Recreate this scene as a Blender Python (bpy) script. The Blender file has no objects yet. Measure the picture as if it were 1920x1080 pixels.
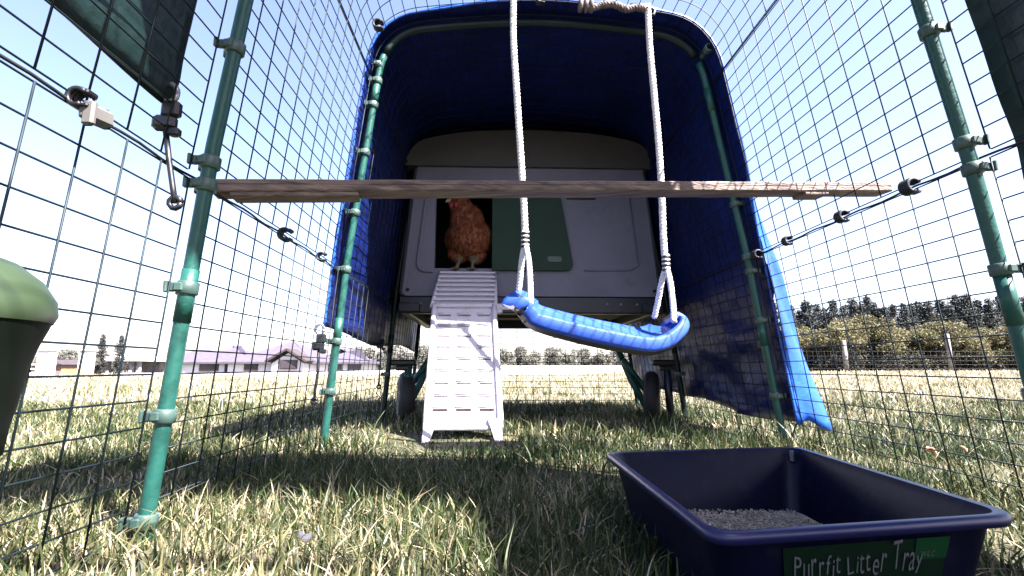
import bpy, math, random
import numpy as np
from mathutils import Vector, Matrix
random.seed(7); rng = np.random.default_rng(11)
S = bpy.context.scene; COL = S.collection
PI = math.pi
# ------------------------------------------------------------------ camera
cam = bpy.data.cameras.new('camera'); co = bpy.data.objects.new('camera', cam); COL.objects.link(co)
TH = math.radians(9.08); PSI = math.radians(2.05)
co.location = (0, 0, .18); co.rotation_euler = (PI/2+TH, 0, -PSI)
cam.sensor_width = 36; cam.lens = 939/1920*36; cam.clip_start = .02; cam.clip_end = 2000
S.camera = co
# ------------------------------------------------------------------ sky and sun
SUN = Vector((.62, -.48, 1.0)).normalized()
w = bpy.data.worlds.new('World'); S.world = w; w.use_nodes = True
nt = w.node_tree; sky = nt.nodes.new('ShaderNodeTexSky'); sky.sky_type = 'NISHITA'; sky.sun_disc = False
sky.sun_elevation = math.asin(SUN.z); sky.sun_rotation = math.atan2(SUN.x, SUN.y)
sky.air_density = 1.0; sky.dust_density = 1.5; sky.ozone_density = 1.0
wb = nt.nodes.new('ShaderNodeMix'); wb.data_type = 'RGBA'; wb.blend_type = 'MULTIPLY'; wb.inputs[0].default_value = 1; wb.inputs[7].default_value = (1.07, .955, 1.03, 1)   # camera white balance
nt.links.new(sky.outputs[0], wb.inputs[6]); nt.links.new(wb.outputs[2], nt.nodes['Background'].inputs[0]); nt.nodes['Background'].inputs[1].default_value = .06
sl = bpy.data.lights.new('sun', 'SUN'); so = bpy.data.objects.new('sun', sl); COL.objects.link(so)
sl.energy = 5; sl.angle = math.radians(.5); sl.color = (1, .94, .92)
so.rotation_euler = SUN.to_track_quat('Z', 'Y').to_euler(); so.location = (3, -3, 6)
S.view_settings.view_transform = 'Standard'; S.view_settings.look = 'None'
S.view_settings.exposure = 3.0; S.view_settings.gamma = 1
# ------------------------------------------------------------------ materials
def mat(name, col, rough=.6, var=.0, scale=20, bump=0, bscale=60, spec=.5, metal=0, trans=0, col2=None, stretch=None, coat=0, dirt=0, dscale=12, dcol=(.09, .06, .04)):
    m = bpy.data.materials.new(name); m.use_nodes = True; n = m.node_tree.nodes; l = m.node_tree.links
    b = n['Principled BSDF']; b.inputs['Roughness'].default_value = rough; b.inputs['Metallic'].default_value = metal
    b.inputs['Specular IOR Level'].default_value = spec
    if coat: b.inputs['Coat Weight'].default_value = coat
    tc = n.new('ShaderNodeTexCoord'); src = tc.outputs['Object']
    if stretch:
        mp = n.new('ShaderNodeMapping'); mp.inputs['Scale'].default_value = stretch; l.new(src, mp.inputs[0]); src = mp.outputs[0]
    c2 = col2 or tuple(min(1, c*(1-var)) for c in col)
    nz = n.new('ShaderNodeTexNoise'); nz.inputs['Scale'].default_value = scale; nz.inputs['Detail'].default_value = 6; l.new(src, nz.inputs['Vector'])
    rp = n.new('ShaderNodeValToRGB'); rp.color_ramp.elements[0].position = .35; rp.color_ramp.elements[1].position = .65
    rp.color_ramp.elements[0].color = (*c2, 1); rp.color_ramp.elements[1].color = (*col, 1)
    l.new(nz.outputs['Fac'], rp.inputs[0]); l.new(rp.outputs[0], b.inputs['Base Color'])
    if dirt:
        n2 = n.new('ShaderNodeTexNoise'); n2.inputs['Scale'].default_value = dscale; n2.inputs['Detail'].default_value = 9; n2.inputs['Roughness'].default_value = .7; l.new(src, n2.inputs['Vector'])
        r2 = n.new('ShaderNodeValToRGB'); r2.color_ramp.elements[0].position = .56; r2.color_ramp.elements[1].position = .72; l.new(n2.outputs['Fac'], r2.inputs[0])
        mm = n.new('ShaderNodeMath'); mm.operation = 'MULTIPLY'; mm.inputs[1].default_value = dirt; l.new(r2.outputs[0], mm.inputs[0])
        dm = n.new('ShaderNodeMix'); dm.data_type = 'RGBA'; dm.inputs[7].default_value = (*dcol, 1); l.new(mm.outputs[0], dm.inputs[0]); l.new(rp.outputs[0], dm.inputs[6]); l.new(dm.outputs[2], b.inputs['Base Color'])
    if bump:
        nb = n.new('ShaderNodeTexNoise'); nb.inputs['Scale'].default_value = bscale; nb.inputs['Detail'].default_value = 5; l.new(src, nb.inputs['Vector'])
        bp = n.new('ShaderNodeBump'); bp.inputs['Strength'].default_value = bump; bp.inputs['Distance'].default_value = .01
        l.new(nb.outputs['Fac'], bp.inputs['Height']); l.new(bp.outputs[0], b.inputs['Normal'])
    if trans:
        t = n.new('ShaderNodeBsdfTranslucent'); mx = n.new('ShaderNodeMixShader'); mx.inputs[0].default_value = trans
        l.new(rp.outputs[0], t.inputs[0]); l.new(b.outputs[0], mx.inputs[1]); l.new(t.outputs[0], mx.inputs[2])
        l.new(mx.outputs[0], n['Material Output'].inputs[0])
    return m
M = {}
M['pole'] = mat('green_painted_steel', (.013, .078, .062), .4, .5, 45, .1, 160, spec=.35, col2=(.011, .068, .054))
M['poleshade'] = mat('shaded_green_tube', (.003, .016, .016), .45, .2, 14, spec=.3)  # darker copy of the pole green, shade under the cover put into the colour
M['wire'] = mat('coated_wire', (.008, .018, .024), .55, .3, 30, spec=.25)
M['seam'] = mat('black_cord', (.008, .01, .016), .6, .2, 80)
M['clip'] = mat('green_plastic_clip', (.055, .105, .090), .45, .3, 40)
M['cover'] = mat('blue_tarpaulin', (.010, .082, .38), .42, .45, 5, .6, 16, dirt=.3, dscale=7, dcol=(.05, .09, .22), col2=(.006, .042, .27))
M['covershade'] = mat('shaded_tarpaulin', (.0025, .009, .080), .45, .4, 7, .8, 18, spec=.28)  # inner face of the same blue tarp, interior shade put into the colour
M['gtarp'] = mat('green_tarpaulin', (.003, .020, .018), .45, .3, 6, .4, 22)
M['coop'] = mat('grey_coop_plastic', (.108, .108, .145), .55, .22, 5, .1, 60, dirt=.55, dscale=9, dcol=(.05, .042, .038))
M['lid'] = mat('grey_coop_lid', (.050, .048, .047), .6, .15, 9, .1, 60)
M['door'] = mat('green_door_plastic', (.004, .028, .011), .5, .2, 9, spec=.25)
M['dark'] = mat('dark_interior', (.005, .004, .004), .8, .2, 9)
M['beam'] = mat('dark_steel_beam', (.008, .011, .024), .4, .2, 12)
M['tan'] = mat('tan_underside', (.14, .105, .06), .7, .3, 12)
M['ramp'] = mat('off_white_ramp_plastic', (.50, .48, .54), .5, .06, 12, .1, 60, dirt=.5, dscale=26, dcol=(.16, .12, .09))
M['slot'] = mat('brown_slot_back', (.12, .07, .06), .8, .3, 60)  # brown colour on the back faces of the ramp slots
M['tyre'] = mat('black_rubber', (.010, .010, .011), .7, .2, 20)
M['rim'] = mat('dark_wheel_plastic', (.035, .030, .042), .45, .3, 10)
M['rope'] = mat('white_rope', (.62, .59, .57), .8, .12, 60, .3, 400)
M['ropedirty'] = mat('dirty_rope', (.17, .13, .12), .8, .5, 60, .3, 400)
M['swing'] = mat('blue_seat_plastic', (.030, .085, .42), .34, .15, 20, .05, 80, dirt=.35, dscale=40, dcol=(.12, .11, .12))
M['under'] = mat('seat_underside', (.010, .009, .028), .5, .15, 20)  # same moulded seat, the shadow on its belly put into the colour
M['black'] = mat('black_plastic', (.006, .006, .008), .45, .2, 30)
M['perch'] = mat('weathered_timber', (.26, .19, .16), .8, .5, 14, .5, 40, stretch=(.6, 9, 9), col2=(.10, .072, .062))
M['tray'] = mat('navy_tray_plastic', (.0032, .0036, .024), .4, .15, 15, .04, 60, spec=.18, dirt=.35, dscale=30, dcol=(.03, .028, .03))
M['rimedge'] = mat('tray_rim_plastic', (.012, .014, .075), .35, .15, 15, spec=.4)
M['litter'] = mat('tan_litter', (.50, .44, .36), .95, .4, 120, .5, 300, col2=(.20, .17, .13))
M['label'] = mat('green_label', (.001, .012, .005), .5, .1, 9, spec=.15)
M['label2'] = mat('bright_green_label', (.002, .04, .012), .5, .1, 9, spec=.15)
M['ink'] = mat('pale_ink', (.13, .13, .145), .5, .3, 90)
M['feeder'] = mat('shaded_feeder_green', (.002, .005, .0025), .6, .2, 15, spec=.12)  # bowl: shade put into the colour, a near-black copy of the feeder green
M['feedlip'] = mat('lit_feeder_green', (.034, .058, .026), .45, .25, 15)  # lid and lip: the same feeder green in its lit tone
M['hen'] = mat('ginger_feathers', (.30, .075, .020), .8, .5, 90, 1.0, 70, stretch=(1, 1, .55), col2=(.20, .048, .014))
M['hendark'] = mat('russet_feathers', (.17, .045, .016), .8, .3, 60)
M['henpale'] = mat('buff_feathers', (.42, .15, .05), .8, .3, 60)
M['comb'] = mat('red_comb', (.32, .04, .035), .5, .2, 60, .3, 200)
M['shank'] = mat('pale_shank', (.22, .17, .10), .6, .3, 90, .4, 300)
M['beak'] = mat('horn_beak', (.4, .30, .2), .5, .2, 60)
M['steel'] = mat('galvanised', (.35, .36, .37), .4, .3, 60, metal=.6)
M['housewall'] = mat('white_render', (.66, .62, .64), .9, .06, 1)
M['roof'] = mat('grey_roof', (.085, .072, .105), .7, .25, 2)
M['trim'] = mat('dark_trim', (.05, .035, .035), .6, .2, 3)
M['glass'] = mat('window_glass', (.05, .04, .05), .15, .2, 3)
M['stone'] = mat('stone_cladding', (.36, .32, .34), .9, .55, 2.5, .6, 8)
M['shed'] = mat('brown_shed_boards', (.20, .13, .12), .8, .4, 4, stretch=(6, 6, .5))
M['post'] = mat('weathered_post', (.30, .26, .24), .9, .4, 6, .3, 30)
M['fwire'] = mat('dull_fence_wire', (.10, .095, .09), .7, .3, 9)
M['yellow'] = mat('yellow_crate', (.55, .38, .10), .7, .3, 9)
M['bark'] = mat('bark', (.06, .045, .035), .9, .4, 9)
M['olive'] = mat('olive_leaves', (.115, .115, .045), .8, .5, 1.2, trans=.2, col2=(.065, .06, .028))
M['straw'] = mat('straw_leaves', (.155, .140, .066), .8, .45, 1.2, trans=.2, col2=(.08, .068, .034))
M['darkleaf'] = mat('dark_leaves', (.022, .022, .014), .8, .4, 1.5, trans=.15)
M['pine'] = mat('pine_needles', (.034, .040, .036), .8, .5, .8, col2=(.016, .019, .020))
M['farleaf'] = mat('far_leaves', (.10, .10, .08), .8, .3, .8)
M['leafdead'] = mat('fallen_leaf', (.50, .26, .14), .8, .5, 60)
M['petal'] = mat('pale_petal', (.75, .68, .66), .7, .1, 60)
M['gravel'] = mat('pale_gravel', (.5, .47, .45), .95, .3, 3)
# ground
def ground_mat():
    m = mat('turf_soil', (.11, .098, .050), .95, .5, 6, .8, 90, col2=(.034, .04, .014)); return m
M['ground'] = ground_mat()
def grass_mat():
    m = bpy.data.materials.new('grass_blades'); m.use_nodes = True; n = m.node_tree.nodes; l = m.node_tree.links
    b = n['Principled BSDF']; b.inputs['Roughness'].default_value = .55; b.inputs['Specular IOR Level'].default_value = .35
    a = n.new('ShaderNodeAttribute'); a.attribute_name = 'blade'
    r = n.new('ShaderNodeValToRGB'); cr = r.color_ramp
    cr.elements[0].position = 0; cr.elements[0].color = (.009, .021, .005, 1)
    cr.elements[1].position = 1; cr.elements[1].color = (.50, .42, .29, 1)
    for p, c in ((.3, (.025, .044, .010, 1)), (.55, (.072, .082, .030, 1)), (.75, (.26, .225, .125, 1))):
        e = cr.elements.new(p); e.color = c
    l.new(a.outputs['Fac'], r.inputs[0]); l.new(r.outputs[0], b.inputs['Base Color'])
    t = n.new('ShaderNodeBsdfTranslucent'); mx = n.new('ShaderNodeMixShader'); mx.inputs[0].default_value = .2
    l.new(r.outputs[0], t.inputs[0]); l.new(b.outputs[0], mx.inputs[1]); l.new(t.outputs[0], mx.inputs[2])
    l.new(mx.outputs[0], n['Material Output'].inputs[0]); return m
M['grass'] = grass_mat()
for k_, f_ in dict(pole=.85, poleshade=.7, wire=.8, seam=.8, clip=.8, covershade=1.35, gtarp=.75, coop=1.35, lid=1.0, door=1.1, beam=.8, perch=.8, tray=.6, rimedge=.8, litter=.85, label=.8, label2=.8, ink=.7,
                   feeder=.7, feedlip=.8, hen=.68, hendark=.62, henpale=.68, comb=.7, shank=.75, under=.8, swing=.95, darkleaf=.9, pine=.95, roof=.85, ground=.75).items():
    for nd in M[k_].node_tree.nodes:                 # base colours scaled to suit the render, shaded surfaces mostly darkened for deeper shade
        if nd.type == 'VALTORGB' and nd.outputs[0].links and nd.outputs[0].links[0].to_node.type != 'MATH':
            for e in nd.color_ramp.elements: e.color = tuple(c*f_ for c in e.color[:3])+(1,)
# ------------------------------------------------------------------ helpers
ROOT = {}
class MB:
    def __init__(s): s.v = []; s.f = []; s.m = []; s.sm = []
    def add(s, vs, fs, mi=0, smooth=False):
        o = len(s.v); s.v += [tuple(v) for v in vs]
        for f in fs: s.f.append([i+o for i in f]); s.m.append(mi); s.sm.append(smooth)
        return s
    def box(s, c, d, mi=0, rot=None, taper=1.0):
        vs = []
        for z in (-.5, .5):
            t = taper if z > 0 else 1
            for x, y in ((-.5, -.5), (.5, -.5), (.5, .5), (-.5, .5)):
                v = Vector((x*d[0]*t, y*d[1]*t, z*d[2]))
                if rot is not None: v = rot @ v
                vs.append(v+Vector(c))
        return s.add(vs, [(0, 3, 2, 1), (4, 5, 6, 7), (0, 1, 5, 4), (1, 2, 6, 5), (2, 3, 7, 6), (3, 0, 4, 7)], mi)
    def bev(s, c, d, b=.004, mi=0, rot=None):       # box with chamfered edges
        vs = []; dx, dy, dz = [q/2 for q in d]
        lay = [(-dz, b), (-dz+b, 0), (dz-b, 0), (dz, b)]
        for z, k in lay:
            x, y = dx-k, dy-k; e = b
            for p in ((-x, -y+e), (-x+e, -y), (x-e, -y), (x, -y+e), (x, y-e), (x-e, y), (-x+e, y), (-x, y-e)):
                v = Vector((p[0], p[1], z))
                if rot is not None: v = rot @ v
                vs.append(v+Vector(c))
        fs = [tuple(range(7, -1, -1)), tuple(range(24, 32))]
        for k in range(3):
            for i in range(8): fs.append((k*8+i, k*8+(i+1) % 8, k*8+8+(i+1) % 8, k*8+8+i))
        return s.add(vs, fs, mi)
    def tube(s, pts, r, n=6, mi=0, cap=True, smooth=True):
        pts = [Vector(p) for p in pts]; N = len(pts); rr = r if isinstance(r, (list, tuple)) else [r]*N
        vs = []; prev = None
        for i, p in enumerate(pts):
            t = (pts[min(i+1, N-1)]-pts[max(i-1, 0)]).normalized()
            if prev is None:
                a = Vector((0, 0, 1)) if abs(t.z) < .9 else Vector((1, 0, 0)); u = t.cross(a).normalized()
            else:
                u = (prev-t*prev.dot(t)).normalized()
            prev = u; v = t.cross(u)
            for k in range(n):
                a = 2*PI*k/n; vs.append(p+(u*math.cos(a)+v*math.sin(a))*rr[i])
        fs = [(i*n+k, i*n+(k+1) % n, (i+1)*n+(k+1) % n, (i+1)*n+k) for i in range(N-1) for k in range(n)]
        if cap: fs += [tuple(range(n-1, -1, -1)), tuple((N-1)*n+k for k in range(n))]
        return s.add(vs, fs, mi, smooth)
    def lathe(s, prof, c, n=24, mi=0, axis='z', a0=0, a1=2*PI):
        full = abs(a1-a0-2*PI) < 1e-6; cnt = n if full else n+1; vs = []
        for r, z in prof:
            for k in range(cnt):
                a = a0+(a1-a0)*k/n; x, y = r*math.cos(a), r*math.sin(a)
                v = (x, y, z) if axis == 'z' else (z, x, y)
                vs.append((v[0]+c[0], v[1]+c[1], v[2]+c[2]))
        fs = []
        for i in range(len(prof)-1):
            for k in range(n):
                k2 = (k+1) % cnt; fs.append((i*cnt+k, i*cnt+k2, (i+1)*cnt+k2, (i+1)*cnt+k))
        return s.add(vs, fs, mi, True)
    def prism(s, poly, y0, y1, mi=0):               # poly in xz, extruded along y
        n = len(poly); vs = [(x, y0, z) for x, z in poly]+[(x, y1, z) for x, z in poly]
        fs = [tuple(range(n)), tuple(range(2*n-1, n-1, -1))]+[(i, i+n, (i+1) % n+n, (i+1) % n) for i in range(n)]
        return s.add(vs, fs, mi)
    def grid(s, P, mi=0, smooth=True):              # P: rows of points
        a, b = len(P), len(P[0]); vs = [p for r in P for p in r]
        return s.add(vs, [(i*b+j, i*b+j+1, (i+1)*b+j+1, (i+1)*b+j) for i in range(a-1) for j in range(b-1)], mi, smooth)
def mk(name, mb, mats, parent=None, loc=(0, 0, 0)):
    if not isinstance(mats, (list, tuple)): mats = [mats]
    off = ROOT[parent.name] if parent else Vector(loc)
    me = bpy.data.meshes.new(name); me.from_pydata([Vector(v)-off for v in mb.v], [], mb.f)
    for m_ in mats: me.materials.append(m_)
    me.polygons.foreach_set('material_index', mb.m); me.polygons.foreach_set('use_smooth', mb.sm); me.update()
    o = bpy.data.objects.new(name, me); COL.objects.link(o)
    if parent: o.parent = parent
    else: o.location = off
    ROOT[o.name] = off
    return o
def thing(name, label, cat, loc=(0, 0, 0), group=None):
    o = bpy.data.objects.new(name, None); COL.objects.link(o); o.location = loc; o.empty_display_size = .05
    ROOT[o.name] = Vector(loc); return tag(o, label, cat, group)
def tag(o, label, cat, group=None):
    o['label'] = label; o['category'] = cat
    if group: o['group'] = group
    return o
def struct(o, kind='structure', label=None, cat=None):
    o['kind'] = kind
    if label: tag(o, label, cat)
    return o
def dup(root, loc, rz, sc, label, group=None):
    r = root.copy(); COL.objects.link(r); r.location = loc; r.rotation_euler = (0, 0, rz); r.scale = sc; r['label'] = label
    if group: r['group'] = group
    for ch in list(root.children):
        c = ch.copy(); COL.objects.link(c); c.parent = r
    return r
def solid(o, t, off=0, mo=None):
    m = o.modifiers.new('solid', 'SOLIDIFY'); m.thickness = t; m.offset = off
    if mo is not None: m.material_offset = mo; m.material_offset_rim = 0
    return o
def bake(o):                                        # apply modifiers without operators
    dg = bpy.context.evaluated_depsgraph_get(); dg.update(); me = bpy.data.meshes.new_from_object(o.evaluated_get(dg))
    o.modifiers.clear(); o.data = me; return o
def sst(x): x = max(0., min(1., x)); return x*x*(3-2*x)
def gz(x, y):                                       # height of the terrain
    return -.80*sst((y-7)/50)*sst((9-x*28/max(y, 1))/6) + .012*math.sin(x*1.7+1)*math.sin(y*1.3)
def gz_near(x, y): return gz(x, y)
# ------------------------------------------------------------------ ground
def build_ground():
    ys = list(np.arange(-3, 4, .25))+list(np.arange(4, 30, 1))+list(np.arange(30, 130, 5))+[160, 260, 500, 900]
    xs = [-700, -300, -150]+list(np.arange(-90, -10, 5))+list(np.arange(-10, -3, 1))+list(np.arange(-3, 3, .25))+list(np.arange(3, 10, 1))+list(np.arange(10, 91, 5))+[150, 300, 700]
    mb = MB(); mb.grid([[(x, y, gz(x, y)) for y in ys] for x in xs])
    for i in range(len(mb.f)): mb.f[i] = mb.f[i][::-1]
    struct(mk('ground', mb, M['ground']))
build_ground()
def build_grass():
    V = []; F = []; A = []; nv = 0
    def zone(n, y0, y1, hmin, hmax, wd, segs, strawp, clump, margin=.5, power=1.0):
        nonlocal nv
        # uniform over the area seen, plus a margin
        y = np.sqrt(rng.uniform(y0**2, y1**2, n)) if power == 1 else y0*(y1/y0)**rng.uniform(0, 1, n)
        xl = -1.04*y-margin; xr = 1.12*y+margin
        x = rng.uniform(0, 1, n)*(xr-xl)+xl
        # clumping through a cheap noise
        nz = (np.sin(x*clump+3*np.sin(y*clump*.7))+np.sin(y*clump*1.3+2*np.sin(x*clump*.9+1)))*.25+.5
        keep = rng.uniform(0, 1, n) < (.35+.65*nz); x = x[keep]; y = y[keep]; nz = nz[keep]; n = len(x)
        z = np.array([gz(a, b) for a, b in zip(x, y)])-.002
        h = rng.uniform(hmin, hmax, n)*(.6+.6*nz)*np.where(rng.uniform(0, 1, n) < .06, 1.5, 1.0)
        # shorter blades under the tray and the ramp feet
        az = rng.uniform(0, 2*PI, n); lean = rng.uniform(.05, .9, n)**1.3*h*1.25; wv = rng.uniform(.55, 1.3, n)*wd
        dx, dy = np.cos(az), np.sin(az); fa = rng.uniform(0, 2*PI, n); px, py = np.cos(fa), np.sin(fa)
        # curled dry blades lie lower
        dead = rng.uniform(0, 1, n) < .25; lean = np.where(dead, lean*1.5, lean); h = np.where(dead, h*.6, h)
        inside = (x > .155) & (x < .375) & (y > .342) & (y < .635)
        low = (x > -.24) & (x < .06) & (y > 1.0) & (y < 1.35); h = np.where(low, h*.38, h); lean = np.where(low, lean*.6, lean)
        h = np.where(inside, h*.12, h); lean = np.where(inside, lean*.1, lean)
        patch = np.sin(x*6.1+2*np.sin(y*4.3))*np.sin(y*7.7+1.5*np.sin(x*5.2)+.6); dry = .14*np.clip((.72-y)/.2, -1, 1)*(x < .12)-.10*(x >= .12) if y1 < 1.5 else 0  # dry: tarp shade put into blade colour, greener in shadow, paler where sunlit
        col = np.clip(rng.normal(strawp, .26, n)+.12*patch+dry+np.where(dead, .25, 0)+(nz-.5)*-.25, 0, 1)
        rows = []
        for k in range(segs):
            t = k/segs; cx = x+dx*lean*t**2; cy = y+dy*lean*t**2; cz = z+h*t*(1-.25*t*(lean/(h+1e-6))*.5)
            ww = wv*(1-t**1.5*.75)/2
            rows.append(np.stack([cx-px*ww, cy-py*ww, cz], 1)); rows.append(np.stack([cx+px*ww, cy+py*ww, cz], 1))
        rows.append(np.stack([x+dx*lean, y+dy*lean, z+h*(1-.125*(lean/(h+1e-6)))], 1))
        k = 2*segs+1; P = np.stack(rows, 1).reshape(-1, 3)
        base = nv+np.arange(n)*k
        tris = []
        for q in range(segs-1):
            a = 2*q; tris += [np.stack([base+a, base+a+1, base+a+3], 1), np.stack([base+a, base+a+3, base+a+2], 1)]
        a = 2*(segs-1); tris.append(np.stack([base+a, base+a+1, base+a+2], 1))
        V.append(P); F.append(np.concatenate(tris)); A.append(np.repeat(col, k)); nv += n*k
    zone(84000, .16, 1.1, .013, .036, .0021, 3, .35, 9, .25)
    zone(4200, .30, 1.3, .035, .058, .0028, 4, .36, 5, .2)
    zone(75000, 1.0, 2.6, .018, .042, .0040, 3, .42, 7, .4)
    zone(70000, 2.5, 7, .025, .060, .007, 2, .78, 2.5, .8)
    zone(60000, 7, 18, .04, .085, .018, 1, .90, 1.1, 1)
    zone(45000, 18, 45, .07, .13, .05, 1, .95, .5, 1)
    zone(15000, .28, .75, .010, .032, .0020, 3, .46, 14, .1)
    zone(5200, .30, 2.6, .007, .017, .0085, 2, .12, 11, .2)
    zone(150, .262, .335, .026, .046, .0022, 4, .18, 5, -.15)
    V = np.concatenate(V).astype(np.float32); F = np.concatenate(F).astype(np.int32); A = np.concatenate(A).astype(np.float32)
    me = bpy.data.meshes.new('grass'); me.vertices.add(len(V)); me.vertices.foreach_set('co', V.ravel())
    me.loops.add(F.size); me.loops.foreach_set('vertex_index', F.ravel())
    me.polygons.add(len(F)); me.polygons.foreach_set('loop_start', np.arange(0, F.size, 3, dtype=np.int32))
    me.update(calc_edges=True); me.validate()
    at_ = me.attributes.new('blade', 'FLOAT', 'POINT'); at_.data.foreach_set('value', A)
    me.materials.append(M['grass']); o = bpy.data.objects.new('grass', me); COL.objects.link(o)
    struct(o, 'stuff', 'rough mown lawn grass, half green and half dry straw, covering the paddock', 'grass')
build_grass()
# ------------------------------------------------------------------ far setting: house, sheds, walls
XW = lambda px, Y: (px-926)/939*Y                    # sideways metres at depth Y on the far field
ZW = lambda py, Y: .18+(690-py)/939*Y
def hip(mb, x0, x1, y0, y1, ze, zr, inset, mi=0, over=.5):
    x0 -= over; x1 += over; y0 -= over; y1 += over; ym = (y0+y1)/2
    vs = [(x0, y0, ze), (x1, y0, ze), (x1, y1, ze), (x0, y1, ze), (x0+inset, ym, zr), (x1-inset, ym, zr),
          (x0, y0, ze-.22), (x1, y0, ze-.22), (x1, y1, ze-.22), (x0, y1, ze-.22)]
    mb.add(vs, [(0, 1, 5, 4), (1, 2, 5), (2, 3, 4, 5), (3, 0, 4), (0, 6, 7, 1), (1, 7, 8, 2), (2, 8, 9, 3), (3, 9, 6, 0), (6, 9, 8, 7)], mi)
def build_house():
    Y = 60; zb = -.85; ze = ZW(679, Y)
    t = thing('house', 'long low white house with grey hipped roofs beyond the left mesh wall', 'house', (XW(470, Y), Y, zb))
    blocks = [(300, 415, 60.5, 69, 654, 3.6), (355, 480, 60, 70, 646, 5), (455, 600, 58.5, 71, 637, 5.2), (590, 690, 60.2, 70, 652, 5)]
    wl = MB(); rf = MB()
    for a, b, y0, y1, pr_, ins in blocks:
        x0, x1 = XW(a, Y), XW(b, Y); wl.box(((x0+x1)/2, (y0+y1)/2, (zb+ze-.25)/2), (x1-x0, y1-y0, ze-.25-zb)); hip(rf, x0, x1, y0, y1, ze, ZW(pr_, Y), ins)
    mk('wall', wl, M['housewall'], t); mk('roof', rf, M['roof'], t)
    g = MB(); xa, xb = XW(536, Y), XW(606, Y); xm = (xa+xb)/2; zp = ZW(658, Y)   # gabled porch
    g.prism([(xa+.5, zb), (xb-.5, zb), (xb-.5, ze-.2), (xm, zp-.4), (xa+.5, ze-.2)], 56.6, 58.6)
    mk('gable_wall', g, M['housewall'], t)
    g = MB()
    for x_, sgn in ((xa, 1), (xb, -1)):
        dx = (xm-x_); L = math.hypot(dx, zp-ze); ang = math.atan2(zp-ze, dx)
        g.box(((x_+xm)/2, 57.4, (ze+zp)/2), (L, 2.9, .22), 0, Matrix.Rotation(-ang, 3, 'Y'))
    mk('gable_roof', g, M['trim'], t)
    for px0, px1, py0, py1, yy in ((486, 506, 681, 693, 58.42), (560, 586, 678, 690, 56.5), (395, 425, 680, 694, 59.95), (332, 348, 683, 697, 60.4), (440, 450, 683, 697, 59.95), (625, 645, 682, 692, 60.1), (660, 680, 682, 692, 60.1)):
        x0, x1, z0, z1 = XW(px0, Y), XW(px1, Y), ZW(py1, Y), ZW(py0, Y)
        f = MB(); f.box(((x0+x1)/2, yy, (z0+z1)/2), (x1-x0+.24, .16, z1-z0+.24)); f = mk('window', f, M['trim'], t)
        p = MB(); p.box(((x0+x1)/2, yy-.09, (z0+z1)/2), (x1-x0, .05, z1-z0)); mk('pane', p, M['glass'], f)
    # stone-faced wing with a light lean-to roof
    x0, x1 = XW(238, 50), XW(312, 50); y = 50
    t2 = thing('garden_pavilion', 'open stone-pillared pavilion with pale low roof left of the white house', 'pavilion', ((x0+x1)/2, y, -.8))
    r = MB(); hip(r, x0, x1, 48, 52.5, ZW(674, 50), ZW(664, 50), 1.6, 0, .25); mk('roof', r, M['gravel'], t2)
    for k in range(6):
        x = x0+.25+(x1-x0-.5)*k/5; p = MB(); p.box((x, 48.3, (ZW(676, 50)-.8)/2), (.28, .3, ZW(676, 50)+.8)); mk('pillar', p, M['stone'] if k > 2 else M['post'], t2)
    p = MB(); p.box(((x0+x1)/2, 52.1, (ZW(676, 50)-.8)/2), (x1-x0-.2, .2, ZW(676, 50)+.75)); mk('back_wall', p, M['stone'], t2)
build_house()
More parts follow.
